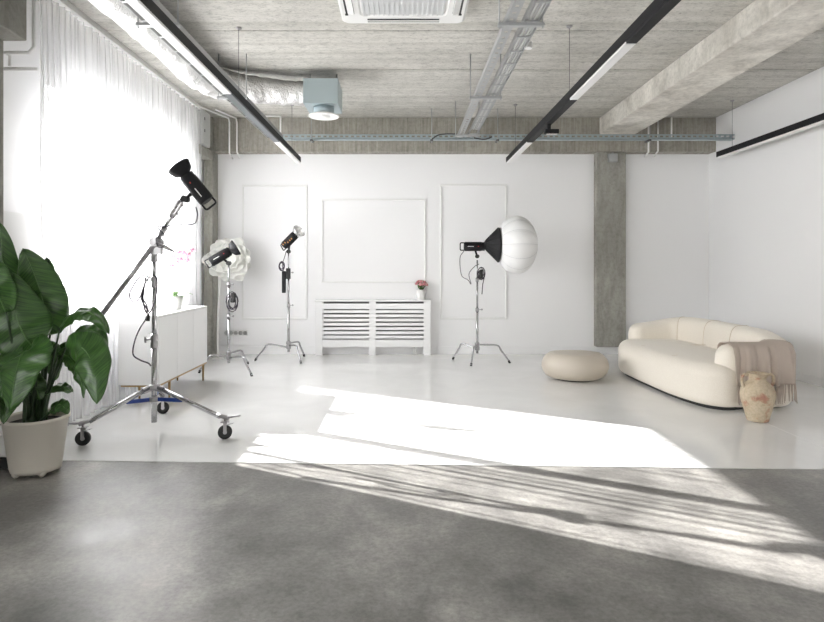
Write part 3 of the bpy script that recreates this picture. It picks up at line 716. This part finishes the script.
# lantern softbox
lc = P(516.5, 245, y3); LR = 29.2 * y3 / F; LX = 20.5 * y3 / F; cx0 = P(485, 0, y3).x; cx1 = P(497.3, 0, y3).x; cr = 17.5 * y3 / F
r = thing('lantern_softbox', 'round white fabric lantern with black cone on the right stand', 'lantern', lc)
n = 96; mrows = 40; rings = []
a0 = math.acos(-.84)
for i in range(mrows + 1):
    a = a0 * (1 - i / mrows) + .0001
    xx = LX * math.cos(a); rr = LR * math.sin(a); ring = []
    for k in range(n):
        th = 2 * PI * k / n; sc = abs(math.sin(th * 6)) ** .6
        f = (.955 + .045 * sc) * rr
        ring.append(lc + V((xx, f * math.cos(th), f * math.sin(th))))
    rings.append(ring)
MB().ring_surface(rings, False, True).build('lantern_fabric', M['lantern'], r)
MB().lathe([(.062, 0), (.07, .015), (cr * .97, (cx1 - cx0)), (cr, (cx1 - cx0) + .02), (cr * .93, (cx1 - cx0) + .02), (.06, .02)], (cx0, y3, lc.z), (1, 0, 0), 48).build('cone_skirt', M['fabric_black'], r)
for k in range(16):
    th = 2 * PI * k / 16; e_ = V((0, math.cos(th), math.sin(th)))
    MB().tube([V((cx0 + .012, y3, lc.z)) + e_ * .072, V((cx1 + .012, y3, lc.z)) + e_ * (cr + .001)], .004, 5).build('cone_rib', M['black'], r)
for k in range(12):
    th = 2 * PI * k / 12; e_ = V((0, math.cos(th), math.sin(th)))
    pts = []
    for i in range(17):
        a = a0 * (1 - i / 16) + .0001; pts.append(lc + V((LX * math.cos(a), 0, 0)) + e_ * LR * math.sin(a) * .957)
    MB().tube(pts, .003, 5).build('seam', M['white_slat'], r)

# ---------------------------------------------------------------- giant paper flower
fc = P(229, 259, 8.35)
r = thing('paper_flower_lamp', 'giant white paper flower on a slim white stem by the left column', 'paper flower', (P(218, 0, 8.5).x, 8.45, 0))
bx = P(218, 0, 8.40).x
MB().tube(bez([(bx, 8.40, .01), (bx - .005, 8.40, .35), (bx + .01, 8.40, .8), (bx + .04, 8.41, 1.15), fc + V((0, .12, 0))], 8), .013, 8).build('stem', M['white_pl'], r)
MB().lathe([(.001, .012), (.08, .010), (.085, .0)], (bx, 8.40, 0), n=28, cap1=False).build('base_plate', M['white_pl'], r)
rnd = random.Random(11)
def petal(c, d, out, L_, W_, curl):
    d = V(d).normalized(); o_ = V(out).normalized(); s_ = d.cross(o_).normalized()
    ph = rnd.uniform(0, 6)
    def fn(a, b):
        t = a; s = (b - .5) * 2
        w_ = W_ * (math.sin(PI * min(.93, .12 + .82 * t)) ** .6)
        rad = L_ * t * (1 - .12 * s * s)
        lift = curl * (t ** 2) * L_ + .05 * L_ * math.sin(4 * s + ph) * t - .12 * L_ * s * s * t * -1
        return V(c) + o_ * rad + s_ * w_ * s + d * lift
    return MB().grid(fn, 10, 10)
fd = V((.25, -1, .05)).normalized(); _, fu, fv = basis(fd)
for layer, (nn, L_, W_, cu, off, dep) in enumerate(((9, .335, .155, .08, 0, .07), (9, .285, .145, .22, .35, .045), (8, .225, .125, .42, .1, .02), (7, .165, .10, .7, .4, .0), (5, .10, .07, 1.1, .5, -.01))):
    for k in range(nn):
        a = 2 * PI * k / nn + off; o_ = fu * math.cos(a) + fv * math.sin(a)
        Lk = L_ * rnd.uniform(.9, 1.08)
        petal(fc - fd * dep, fd, o_, Lk, W_, cu + rnd.uniform(-.05, .05)).build('petal', M['paper'], r, solid=.004)
a = math.radians(200); petal(fc - fd * .05 + V((-.05, 0, -.02)), fd, V((-1, 0, .02)), .34, .13, .1).build('petal', M['paper'], r, solid=.004)
MB().sphere(fc - fd * -.02, .05, 14, 8).build('flower_heart', M['paper'], r)

# ---------------------------------------------------------------- rolling boom stand
BY = 4.67; bxx = P(154.2, 0, BY).x
def W(x, y, Y=BY): return P(x, y, Y)
r = thing('boom_stand', 'tall chrome rolling boom stand with three casters and blue braces', 'light stand', (bxx, BY, 0))
zh1 = W(154, 387).z; zh2 = W(154, 399).z
MB().cyl((bxx, BY, .085), (bxx, BY, W(0, 343).z), .0215, n=24).build('lower_pole', M['chrome'], r)
MB().cyl((bxx, BY, W(0, 348).z), (bxx, BY, W(0, 282).z), .0185, n=24).build('middle_pole', M['chrome'], r)
MB().cyl((bxx, BY, W(0, 285).z), (bxx, BY, W(0, 255).z), .015, n=20).build('upper_pole', M['chrome'], r)
for py, rr, hh in ((341, .029, .055), (282, .025, .045)):
    z = W(0, py).z
    cl = MB().lathe([(rr * .85, -hh), (rr, -hh * .8), (rr, -hh * .1), (rr * .85, 0), (rr, hh * .2), (rr, hh * .8), (rr * .8, hh)], (bxx, BY, z), n=20).build('collar', M['steel'], r)
    mb = MB(); mb.cyl((bxx, BY, z + .02), (bxx - .055, BY - .02, z + .012), .007, n=8); mb.obox((bxx - .06, BY - .02, z + .012), V((.006, 0, 0)), V((0, .006, 0)), V((0, 0, .024))); mb.build('knob', M['steel'], cl)
for z, rr in ((zh1, .042), (zh2, .038)):
    mb = MB().lathe([(rr * .8, -.022), (rr, -.018), (rr, .018), (rr * .8, .022)], (bxx, BY, z), n=20); mb.build('hub', M['steel'], r)
for (px, py) in ((83, 445.5), (225, 439), (163, 416.5)):
    Yc = F * EYE / (py - HY); X = (px - HX) * Yc / F
    if px == 163: Yc = 5.28; X = (px - HX) * Yc / F
    c = V((X, Yc, 0)); dirv = (c - V((bxx, BY, 0))); dirv.z = 0; dn = dirv.normalized(); sd_ = V((-dn.y, dn.x, 0))
    top_ = c + V((0, 0, .165)) - dn * .02; hub = V((bxx, BY, zh1)) + dn * .035
    lg = MB().tube([hub, top_ - dn * .02], .0185, 14).build('leg', M['chrome'], r)
    MB().bar(hub - dn * .01 - V((0, 0, .004)), hub + (top_ - hub).normalized() * .05, .03, .045).build('leg_bracket', M['steel'], lg)
    mb = MB(); mb.tube([top_ - dn * .06 + V((0, 0, .015)), top_ + V((0, 0, .004)), top_ + dn * .05 - V((0, 0, .006))], .0165, 10)
    mb.tube(bez([top_ + dn * .03, top_ + dn * .09 + V((0, 0, .008)), top_ + dn * .15 + V((0, 0, .02))], 4), [.010] * 4 + [.008] * 4 + [.005], 8); mb.build('foot_lever', M['steel'], lg)
    # caster
    wr = .052; wc = c + V((0, 0, wr + .001))
    ax = V((.25, -1, 0)).normalized()
    cs_ = MB().lathe([(wr * .55, -.014), (wr * .9, -.016), (wr, -.010), (wr, .010), (wr * .9, .016), (wr * .55, .014)], wc, ax, 28).build('caster_wheel', M['black_mat'], lg)
    mb = MB().lathe([(wr * .28, -.018), (wr * .28, .018)], wc, ax, 20)
    per = V((ax.y, -ax.x, 0))
    for s_ in (-1, 1):
        tp = V((c.x, c.y, .135)) + ax * .021 * s_
        mb.obox((tp + wc + ax * .021 * s_) / 2, (tp - wc - ax * .021 * s_) / 2 * 1.0, per * .012, ax * .0015)
    mb.obox(V((c.x, c.y, .132)), per * .032, ax * .024, V((0, 0, .003))); mb.cyl(V((c.x, c.y, .13)), V((c.x, c.y, .17)), .009, n=10)
    mb.obox(V((c.x, c.y, .118)) + per * .0 + V((.04, -.02, 0)), V((.03, 0, .008)), V((0, .012, 0)), V((0, 0, .002)))
    mb.build('caster_fork', M['steel'], lg)
    # blue brace
    p0 = V((bxx, BY, zh2)) + dn * .035; p1 = hub + (top_ - hub) * .38 - V((0, 0, .015))
    MB().bar(p0, p1, .014, .030).build('brace', M['blue'], r, .004)
# swivel on top and boom arm
piv = W(156, 242, BY - .03); tail = W(100.6, 316, BY - .03); headp = W(184, 196, BY - .03)
MB().cyl((bxx, BY, W(0, 262).z), (bxx, BY, W(0, 246).z), .026, n=18).build('swivel_socket', M['steel'], r)
mb = MB(); mb.cyl(piv + V((0, -.05, 0)), piv + V((0, .07, 0)), .036, n=22); mb.cyl(piv + V((.0, -.06, 0)), piv + V((0, -.05, 0)), .024, n=16); mb.obox(piv + V((.01, .02, -.05)), V((.028, 0, 0)), V((0, .024, 0)), V((0, 0, .045))); mb.build('swivel_joint', M['steel'], r)
mb = MB(); mb.tube([piv + V((.03, -.06, -.01)), piv + V((.10, -.06, -.045)), piv + V((.165, -.06, -.075))], [.008, .016, .006], 10); mb.build('tension_lever', M['steel'], r)
bd = (piv - tail).normalized(); bd2 = (headp - piv).normalized()
MB().tube([tail, piv], .020, 14).build('boom_arm', M['steel'], r)
MB().tube([piv, headp], .017, 14).build('boom_extension', M['chrome'], r)
for t_ in (.24, .62, .80):
    p = piv + (headp - piv) * t_
    cl = MB().cyl(p - bd2 * .035, p + bd2 * .035, .024, n=16).build('collar', M['steel'], r)
    MB().tube([p, p + V((.045 * (1 if t_ > .5 else -1), -.02, -.01 if t_ > .5 else .02))], .006, 8).build('knob', M['steel'], cl)
MB().obox(piv + (headp - piv) * .74, bd2 * .06, V((bd2.z, 0, -bd2.x)) * .024, V((0, .022, 0))).build('grip_head', M['steel'], r, .006)
# strobe on the boom
sc_ = P(196.5, 192.5, BY - .05); sdv = P(183, 176, BY - .06) - P(210, 209, BY - .04)
strobe('big black strobe light tilted up on the end of the boom stand', P(196.8, 188.5, BY - .05), sdv, .25, .060, .092, .10, mount=P(185.5, 199, BY - .03),
       cordpts=[P(196, 207, BY - .1), P(197.5, 215, BY - .1), P(195, 223, BY - .08), P(186, 225, BY - .08), P(175, 224, BY - .06), P(165, 227, BY - .06), P(158, 226, BY - .06)])
mb = MB(); mb.tube(bez([P(157, 226, BY - .06), P(164, 235, BY - .08), P(165, 245, BY - .1), P(158, 247, BY - .1), P(156, 237, BY - .09)], 6), .004, 6)
mb.tube(bez([P(152, 278, BY - .05), P(141, 276, BY - .05), P(131, 290, BY - .05), P(130, 298, BY - .05), P(136, 302, BY - .05), P(143, 290, BY - .05), P(146, 277, BY - .05), P(143, 300, BY - .05), P(148, 314, BY - .05), P(155, 300, BY - .07), P(157, 280, BY - .07), P(150, 276, BY - .06), P(141, 296, BY - .06), P(149, 312, BY - .06)], 7), .0058, 6)
mb.tube(bez([P(146, 279, BY - .05), P(142, 296, BY - .04), P(147, 306, BY - .05), P(146, 318, BY - .05), P(140, 328, BY - .05), P(135, 340, BY - .05), P(133, 354, BY - .05), P(140, 360, BY - .05), P(148, 363, BY - .05), P(151, 366, BY - .05)], 7), .0058, 6)
tag(mb.build('power_cable', M['cord']), 'tangled dark cable wound on the pole of the rolling boom stand', 'cable')
tag(MB().tube([P(148.3, 314, BY - .06), P(147.8, 321, BY - .06)], [.011, .014], 10).build('cable_plug', M['black_mat']), 'black plug hanging from the tangled cable at the boom stand', 'plug')

# ---------------------------------------------------------------- sofa
def offset_ring(pts, d):
    n = len(pts); out = []
    for i, p in enumerate(pts):
        t = (pts[(i + 1) % n] - pts[i - 1]); t.normalize(); nn = V((-t.y, t.x, 0)); out.append(p + nn * d)
    return out
def closed_curve(pts, n):
    q = [V((x, y, 0)) for x, y in pts]; m_ = len(q); out = []
    for i in range(m_):
        a, b, c, d = q[i - 1], q[i], q[(i + 1) % m_], q[(i + 2) % m_]
        for k in range(n):
            t = k / n; out.append(.5 * ((2 * b) + (c - a) * t + (2 * a - 5 * b + 4 * c - d) * t * t + (3 * b - a - 3 * c + d) * t ** 3))
    return out
def pillow(outline, z0, z1, rt, rb, crown=.0, zfun=None):
    """outline anticlockwise; rounded shoulders of radius rt (top) and rb (bottom)"""
    c = sum(outline, V((0, 0, 0))) / len(outline); rings = []
    for k in range(7):
        a = PI / 2 * k / 6; rings.append([p + V((0, 0, z0 + rb * (1 - math.sin(a)))) if 0 else V((p.x, p.y, z0 + rb * (1 - math.cos(a)))) for p in offset_ring(outline, rb * .55 * (1 - math.sin(a)))])
    hmid = (z0 + rb, z1 - rt)
    for k in range(9):
        a = PI / 2 * k / 8; rings.append([V((p.x, p.y, z1 - rt + rt * math.sin(a))) for p in offset_ring(outline, rt * (1 - math.cos(a)))])
    last = rings[-1]
    for f in (.8, .6, .4, .2, .02): rings.append([V((c.x + (p.x - c.x) * f, c.y + (p.y - c.y) * f, z1 + crown * (1 - f * f))) for p in last])
    mb = MB(); mb.ring_surface(rings, True, True); return mb
r = thing('sofa', 'curved cream boucle sofa along the right wall', 'sofa', (3.1, 6.45, 0))
seat_o = closed_curve([(2.95, 5.335), (2.81, 5.365), (2.69, 5.52), (2.605, 5.90), (2.575, 6.4), (2.565, 6.85), (2.575, 7.15), (2.66, 7.40), (2.90, 7.48), (3.3, 7.46), (3.45, 7.2), (3.47, 6.5), (3.45, 5.75), (3.15, 5.43)], 8)
seat_o = seat_o[::-1]
pillow(seat_o, .035, .405, .12, .07, .02).build('seat', M['sofa'], r)
path = bez([(2.86, 5.50, 0), (3.05, 5.49, 0), (3.24, 5.485, 0), (3.38, 5.50, 0), (3.465, 5.59, 0), (3.495, 5.80, 0), (3.515, 6.2, 0), (3.52, 6.6, 0), (3.51, 7.0, 0), (3.46, 7.28, 0), (3.33, 7.43, 0), (3.12, 7.475, 0), (2.95, 7.47, 0), (2.80, 7.45, 0)], 10)
Ls = [0]
for a, b in zip(path[:-1], path[1:]): Ls.append(Ls[-1] + (b - a).length)
LT = Ls[-1]
def arm_frame(s):
    s = max(0, min(LT, s)); i = 0
    while i < len(Ls) - 2 and Ls[i + 1] < s: i += 1
    f = (s - Ls[i]) / max(1e-6, Ls[i + 1] - Ls[i]); p = path[i].lerp(path[i + 1], f)
    i0 = max(0, i - 1); i1 = min(len(path) - 1, i + 2); t = (path[i1] - path[i0]).normalized(); return p, t, V((t.y, -t.x, 0))   # n points outwards (to the camera side on the near arm)
def sm(x): x = max(0, min(1, x)); return x * x * (3 - 2 * x)
def arm_top(s):
    f = s / LT; return .585 + .095 * sm((f - .12) / .2) * sm((1.0 - f - .02) / .22)
HW = .135; ZB = .018
def section(s, ex=0.0, n=40, endk=1.0):
    p, t, nn = arm_frame(s); zt = arm_top(s); out = []
    hw = (HW + ex) * endk; hh = (zt - ZB) / 2 + ex; zc = (zt + ZB) / 2
    hh *= (.55 + .45 * endk)
    for k in range(n):
        a = 2 * PI * k / n; ca, sa = math.cos(a), math.sin(a); e_ = .55 if sa > 0 else .30
        out.append(p + nn * hw * math.copysign(abs(ca) ** .62, ca) + V((0, 0, zc + hh * math.copysign(abs(sa) ** e_, sa))))
    return out
rings = []
for k in range(0, 8):
    a = PI / 2 * k / 8; s = -.0 + .13 * (1 - math.cos(a)); rings.append(section(s, endk=max(.03, math.sin(a)) if k else .03))
ns = 64
for k in range(ns + 1): rings.append(section(.13 + (LT - .26) * k / ns))
for k in range(7, -1, -1):
    a = PI / 2 * k / 8; s = LT - .13 * (1 - math.cos(a)); rings.append(section(s, endk=max(.03, math.sin(a)) if k else .03))
MB().ring_surface(rings, True, True).build('backrest', M['sofa'], r)
# seams over the back
for fr_ in (.42, .60, .79):
    sec = section(LT * fr_, .0015, 40); half = sec[36:] + sec[:24]
    MB().tube([half[i] for i in range(len(half))], .003, 5).build('seam', M['seam'], r)
# seat seams
def seat_z(x): return .405
for (xa, ya, xb_, yb_) in ((2.60, 6.02, 3.38, 5.95), (2.575, 6.75, 3.38, 6.72)):
    pts = []
    for k in range(18):
        t = k / 17; x = xa + (xb_ - xa) * t; y = ya + (yb_ - ya) * t
        dx = x - (xa); z = .405 + .012 * t
        if dx < .12: z = .285 + .12 * math.sqrt(max(0, 1 - (1 - dx / .12) ** 2)) + .0
        pts.append(V((x, y, z)))
    pts = [V((xa + .0, ya, z)) for z in (.13, .2, .27)] + pts[0:]
    MB().tube(pts, .003, 5).build('seam', M['seam'], r)
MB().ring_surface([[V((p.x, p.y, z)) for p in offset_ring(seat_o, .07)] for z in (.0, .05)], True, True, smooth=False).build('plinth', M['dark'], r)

# throw over the near arm
def throw_pt(s, v, ex=.012):
    """v 0..1 from the inner face over the top and down the outer face"""
    p, t, nn = arm_frame(s); zt = arm_top(s); hw = HW + ex; h = v * 1.0
    L1 = .12; L2 = .30; L3 = .25   # inner drop, over the top, outer drop
    wv = .016 * math.sin(s * 62 + 2 * math.sin(s * 13)) + .007 * math.sin(s * 140 + 3 * math.sin(s * 9))
    d = v * (L1 + L2 + L3)
    if d < L1: return p - nn * (hw * .96 + wv * .4) + V((0, 0, zt - .12 - (L1 - d) + .02))
    if d < L1 + L2:
        a = PI * (d - L1) / L2; ca = math.cos(a); sa = math.sin(a)
        return p + nn * (-hw * math.copysign(abs(ca) ** .62, ca)) + V((0, 0, zt - .10 + (.10 + ex) * abs(sa) ** .55)) + nn * wv * .5 * max(0, -ca)
    k = d - L1 - L2
    return p + nn * (hw + .014 + wv * (.4 + 1.6 * k / L3)) + V((0, 0, zt - .10 - k))
r = thing('throw_blanket', 'taupe knitted throw with long fringes draped over the near sofa arm', 'blanket', (3.25, 5.5, .3))
MB().grid(lambda u, v: throw_pt(.10 + .47 * u - .03 * (1 - v) * (1 - u), v), 90, 30).build('blanket_cloth', M['throw'], r, solid=.008)
mb = MB(); rnd = random.Random(3)
for k in range(64):
    u = (k + .5) / 64; s = .10 + .47 * u; p0 = throw_pt(s, 1.0); L_ = rnd.uniform(.14, .18); j = V((rnd.uniform(-.012, .012), rnd.uniform(-.012, 0), 0))
    mb.tube([p0, p0 + V((0, -.004, -.3 * L_)) + j * .3, p0 + V((0, -.004, -L_)) + j], [.0055, .005, .0035], 5)
mb.build('fringe', M['throw'], r)['kind'] = 'stuff'

# pouf
q = (P(579.5, 382, 6.75).x, 6.93)
outl = [V((q[0] + .37 * math.cos(a) * (1 + .03 * math.cos(2 * a)), q[1] + .34 * math.sin(a) * (1 + .04 * math.sin(3 * a)), 0)) for a in [2 * PI * k / 72 for k in range(72)]]
r = thing('pouf', 'low rounded beige leather pouf in front of the concrete column', 'pouf', (q[0], q[1], 0))
rings = []; c = V((q[0], q[1], 0))
for (f, z) in ((.62, .015), (.74, .018), (.86, .04), (.95, .085), (1.0, .14), (.985, .19), (.94, .235), (.87, .268), (.80, .288), (.785, .289), (.77, .296), (.6, .300), (.35, .302), (.05, .303)):
    rings.append([V((c.x + (p.x - c.x) * f, c.y + (p.y - c.y) * f, z)) for p in outl])
MB().ring_surface(rings, True, True).build('cushion', M['pouf'], r)
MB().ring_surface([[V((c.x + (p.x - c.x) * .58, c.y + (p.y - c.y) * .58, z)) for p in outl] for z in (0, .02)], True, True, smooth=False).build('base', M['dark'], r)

# amphora
q = V((2.965, 5.03, 0)); k_ = .41 / 140
prof = [(.078, 0), (.084, .01), (.092, .05), (.112, .12), (.131, .19), (.136, .235), (.125, .280), (.098, .318), (.068, .338), (.061, .352), (.064, .370), (.080, .392), (.088, .402), (.082, .408), (.060, .400), (.050, .36)]
r = thing('clay_vase', 'weathered terracotta amphora vase on the floor beside the sofa arm', 'vase', q)
MB().lathe(prof, q, n=40, cap1=False).build('vessel', M['clay'], r, subsurf=1)
for s_ in (-1, 1):
    pts = bez([q + V((s_ * .078, 0, .385)), q + V((s_ * .112, 0, .392)), q + V((s_ * .132, 0, .365)), q + V((s_ * .130, 0, .325)), q + V((s_ * .112, 0, .285))], 6)
    MB().tube(pts, .012, 10).build('handle', M['clay'], r)

# ---------------------------------------------------------------- potted plant
py0 = 3.78; pc = V((P(36, 0, py0).x, py0, 0))
r = thing('potted_plant', 'large broad-leaved green plant in a cream pot at the left edge', 'potted plant', pc)
MB().lathe([(.125, .022), (.139, .024), (.146, .05), (.182, .335), (.192, .34), (.193, .358), (.184, .36), (.175, .34), (.169, .28)], pc, n=48, cap1=False).build('pot', M['pot'], r)
for a in (-2.1, -.75, .6, 2.2):
    fx = pc + V((math.cos(a) * .118, math.sin(a) * .118, 0)); MB().lathe([(.010, 0), (.024, .015), (.026, .03), (.014, .045)], fx, n=14).build('foot', M['pot'], r)
MB().lathe([(.001, .0), (.170, .0), (.169, -.02)], pc + V((0, 0, .315)), n=32).build('soil', M['soil'], r)
def leaf(base, ctrl, tip, Wd, facing, fold=.25, crown=None, droop=.0, stalk=None):
    b, c_, t_ = V(base), V(ctrl), V(tip); fa = V(facing).normalized()
    def mid(t): return b * (1 - t) ** 2 + c_ * 2 * t * (1 - t) + t_ * t * t
    nu, nv = 28, 12; mb = MB(); seed = random.uniform(0, 50)
    def fn(u, v):
        t = u; p = mid(t); tg = (mid(min(1, t + .02)) - mid(max(0, t - .02))).normalized()
        s_ = tg.cross(fa).normalized(); nn = s_.cross(tg).normalized()
        s = (v - .5) * 2
        w_ = Wd * (math.sin(PI * min(1, .04 + .96 * t) ** .80) ** .62) * (1 - .12 * t)
        wav = .018 * mnoise.noise(V((t * 6, s * 1.2, seed))) + .006 * math.sin(t * 26 + seed) * abs(s)
        return p + s_ * w_ * s * (1 - .15 * fold) - nn * (-1) * (w_ * fold * abs(s) ** 1.3 * -1) + nn * wav
    mb.grid(fn, nu, nv)
    o = mb.build('leaf', M['leaf'], r, solid=.002)
    uv = o.data.uv_layers.new(name='UVMap'); idx = {}
    for li, lp in enumerate(o.data.loops):
        i, j = divmod(lp.vertex_index, nv + 1); uv.data[li].uv = (i / nu + .25 * abs(j / nv - .5), j / nv)
    pts = [mid(k / 14) + fa * .002 for k in range(14)]
    MB().tube(pts, [.0045 * (1 - k / 16) for k in range(14)], 6).build('midrib', M['rib'], o)
    if stalk is not None:
        sp = bez([V(s_) for s_ in stalk] + [b], 6); MB().tube(sp, [.010 - .005 * i / len(sp) for i in range(len(sp))], 8).build('leaf_stalk', M['stalk'], o)
def L_(x, y, Y): return P(x, y, Y)
root_ = pc + V((0, 0, .33)); fz = V((.1, -1, .25))
def rt(dx, dy=0): return root_ + V((dx, dy, 0))
# upright leaves
leaf(L_(36, 350, 3.60), L_(10, 325, 3.50), L_(12, 272, 3.55), .185, (.35, -1, .45), .22, stalk=[rt(.0), L_(36, 400, 3.66)])
leaf(L_(50, 335, 3.72), L_(42, 285, 3.66), L_(23, 249, 3.70), .145, (.30, -1, .25), .25, stalk=[rt(.02), L_(44, 390, 3.70)])
leaf(L_(44, 322, 3.80), L_(49, 290, 3.82), L_(47, 257, 3.85), .075, (.2, -1, .05), .2, stalk=[rt(.02), L_(42, 380, 3.76)])
leaf(L_(4, 330, 3.75), L_(6, 270, 3.72), L_(-1, 222, 3.72), .10, (.4, -1, .1), .2, stalk=[rt(-.03), L_(20, 390, 3.80)])
leaf(L_(6, 312, 3.50), L_(-8, 280, 3.42), L_(-22, 240, 3.40), .10, (.2, -1, .1), .2, stalk=[rt(-.03), L_(20, 380, 3.6)])
# arching leaves on the right
leaf(L_(60, 328, 3.70), L_(86, 292, 3.66), L_(109, 334, 3.60), .065, (-.15, -.75, .9), .30, stalk=[rt(.05), L_(48, 385, 3.70)])
leaf(L_(72, 341, 3.72), L_(98, 312, 3.70), L_(106, 357, 3.64), .062, (.2, -.9, .6), .35, stalk=[rt(.05), L_(52, 385, 3.72)])
leaf(L_(66, 347, 3.56), L_(96, 335, 3.42), L_(97, 404, 3.36), .125, (.25, -1, .25), .28, stalk=[rt(.05, -.03), L_(48, 392, 3.62)])
leaf(L_(58, 355, 3.66), L_(78, 350, 3.60), L_(84, 398, 3.55), .075, (-.3, -1, .2), .3, stalk=[rt(.04, -.02), L_(46, 395, 3.66)])
leaf(L_(60, 352, 3.78), L_(70, 345, 3.80), L_(78, 378, 3.80), .07, (.1, -1, .2), .3, stalk=[rt(.03), L_(46, 395, 3.76)])
# big drooping leaves at the front left
leaf(L_(30, 352, 3.56), L_(18, 342, 3.38), L_(10, 411, 3.34), .17, (-.1, -1, .35), .25, stalk=[rt(-.02, -.04), L_(34, 390, 3.60)])
leaf(L_(12, 350, 3.62), L_(-6, 345, 3.45), L_(-8, 418, 3.42), .12, (-.2, -1, .2), .25, stalk=[rt(-.03, -.03), L_(26, 395, 3.62)])
leaf(L_(22, 378, 3.56), L_(6, 380, 3.50), L_(4, 424, 3.46), .09, (.1, -1, .3), .3, stalk=[rt(-.03, -.04), L_(28, 402, 3.6)])
leaf(L_(42, 345, 3.74), L_(50, 352, 3.74), L_(56, 380, 3.72), .08, (.2, -1, .1), .25, stalk=[rt(.02), L_(42, 390, 3.74)])
leaf(L_(46, 392, 3.66), L_(58, 380, 3.60), L_(73, 392, 3.56), .05, (.1, -.6, .9), .3, stalk=[rt(.03, -.02)])
leaf(L_(50, 412, 3.62), L_(60, 396, 3.58), L_(68, 414, 3.55), .055, (.1, -.7, .7), .3, stalk=[rt(.05, -.04)])
leaf(L_(40, 400, 3.66), L_(34, 380, 3.62), L_(28, 365, 3.60), .06, (.1, -1, .3), .3, stalk=[rt(.0, -.02)])
for k, (x, y) in enumerate(((-.04, -.02), (0, -.04), (.04, -.02), (.02, .04), (-.03, .04))):
    MB().tube(bez([rt(x, y) - V((0, 0, .02)), rt(x * 1.1, y) + V((0, 0, .15)), rt(x * 1.6, y) + V((0, 0, .34))], 5), [.030, .029, .028, .026, .024, .022, .020, .018, .016, .014, .012], 10).build('stem', M['stalk'], r)
# something white and black beside the pot
r = thing('floor_box', 'white box with black base half hidden behind the plant pot', 'box', (-2.68, 4.0, 0))
MB().box(-2.76, -2.50, 3.85, 4.08, .07, .22).build('box_body', M['white_pl'], r, .01)
MB().box(-2.755, -2.49, 3.84, 4.085, 0, .07).build('black_base', M['black_mat'], r, .008)
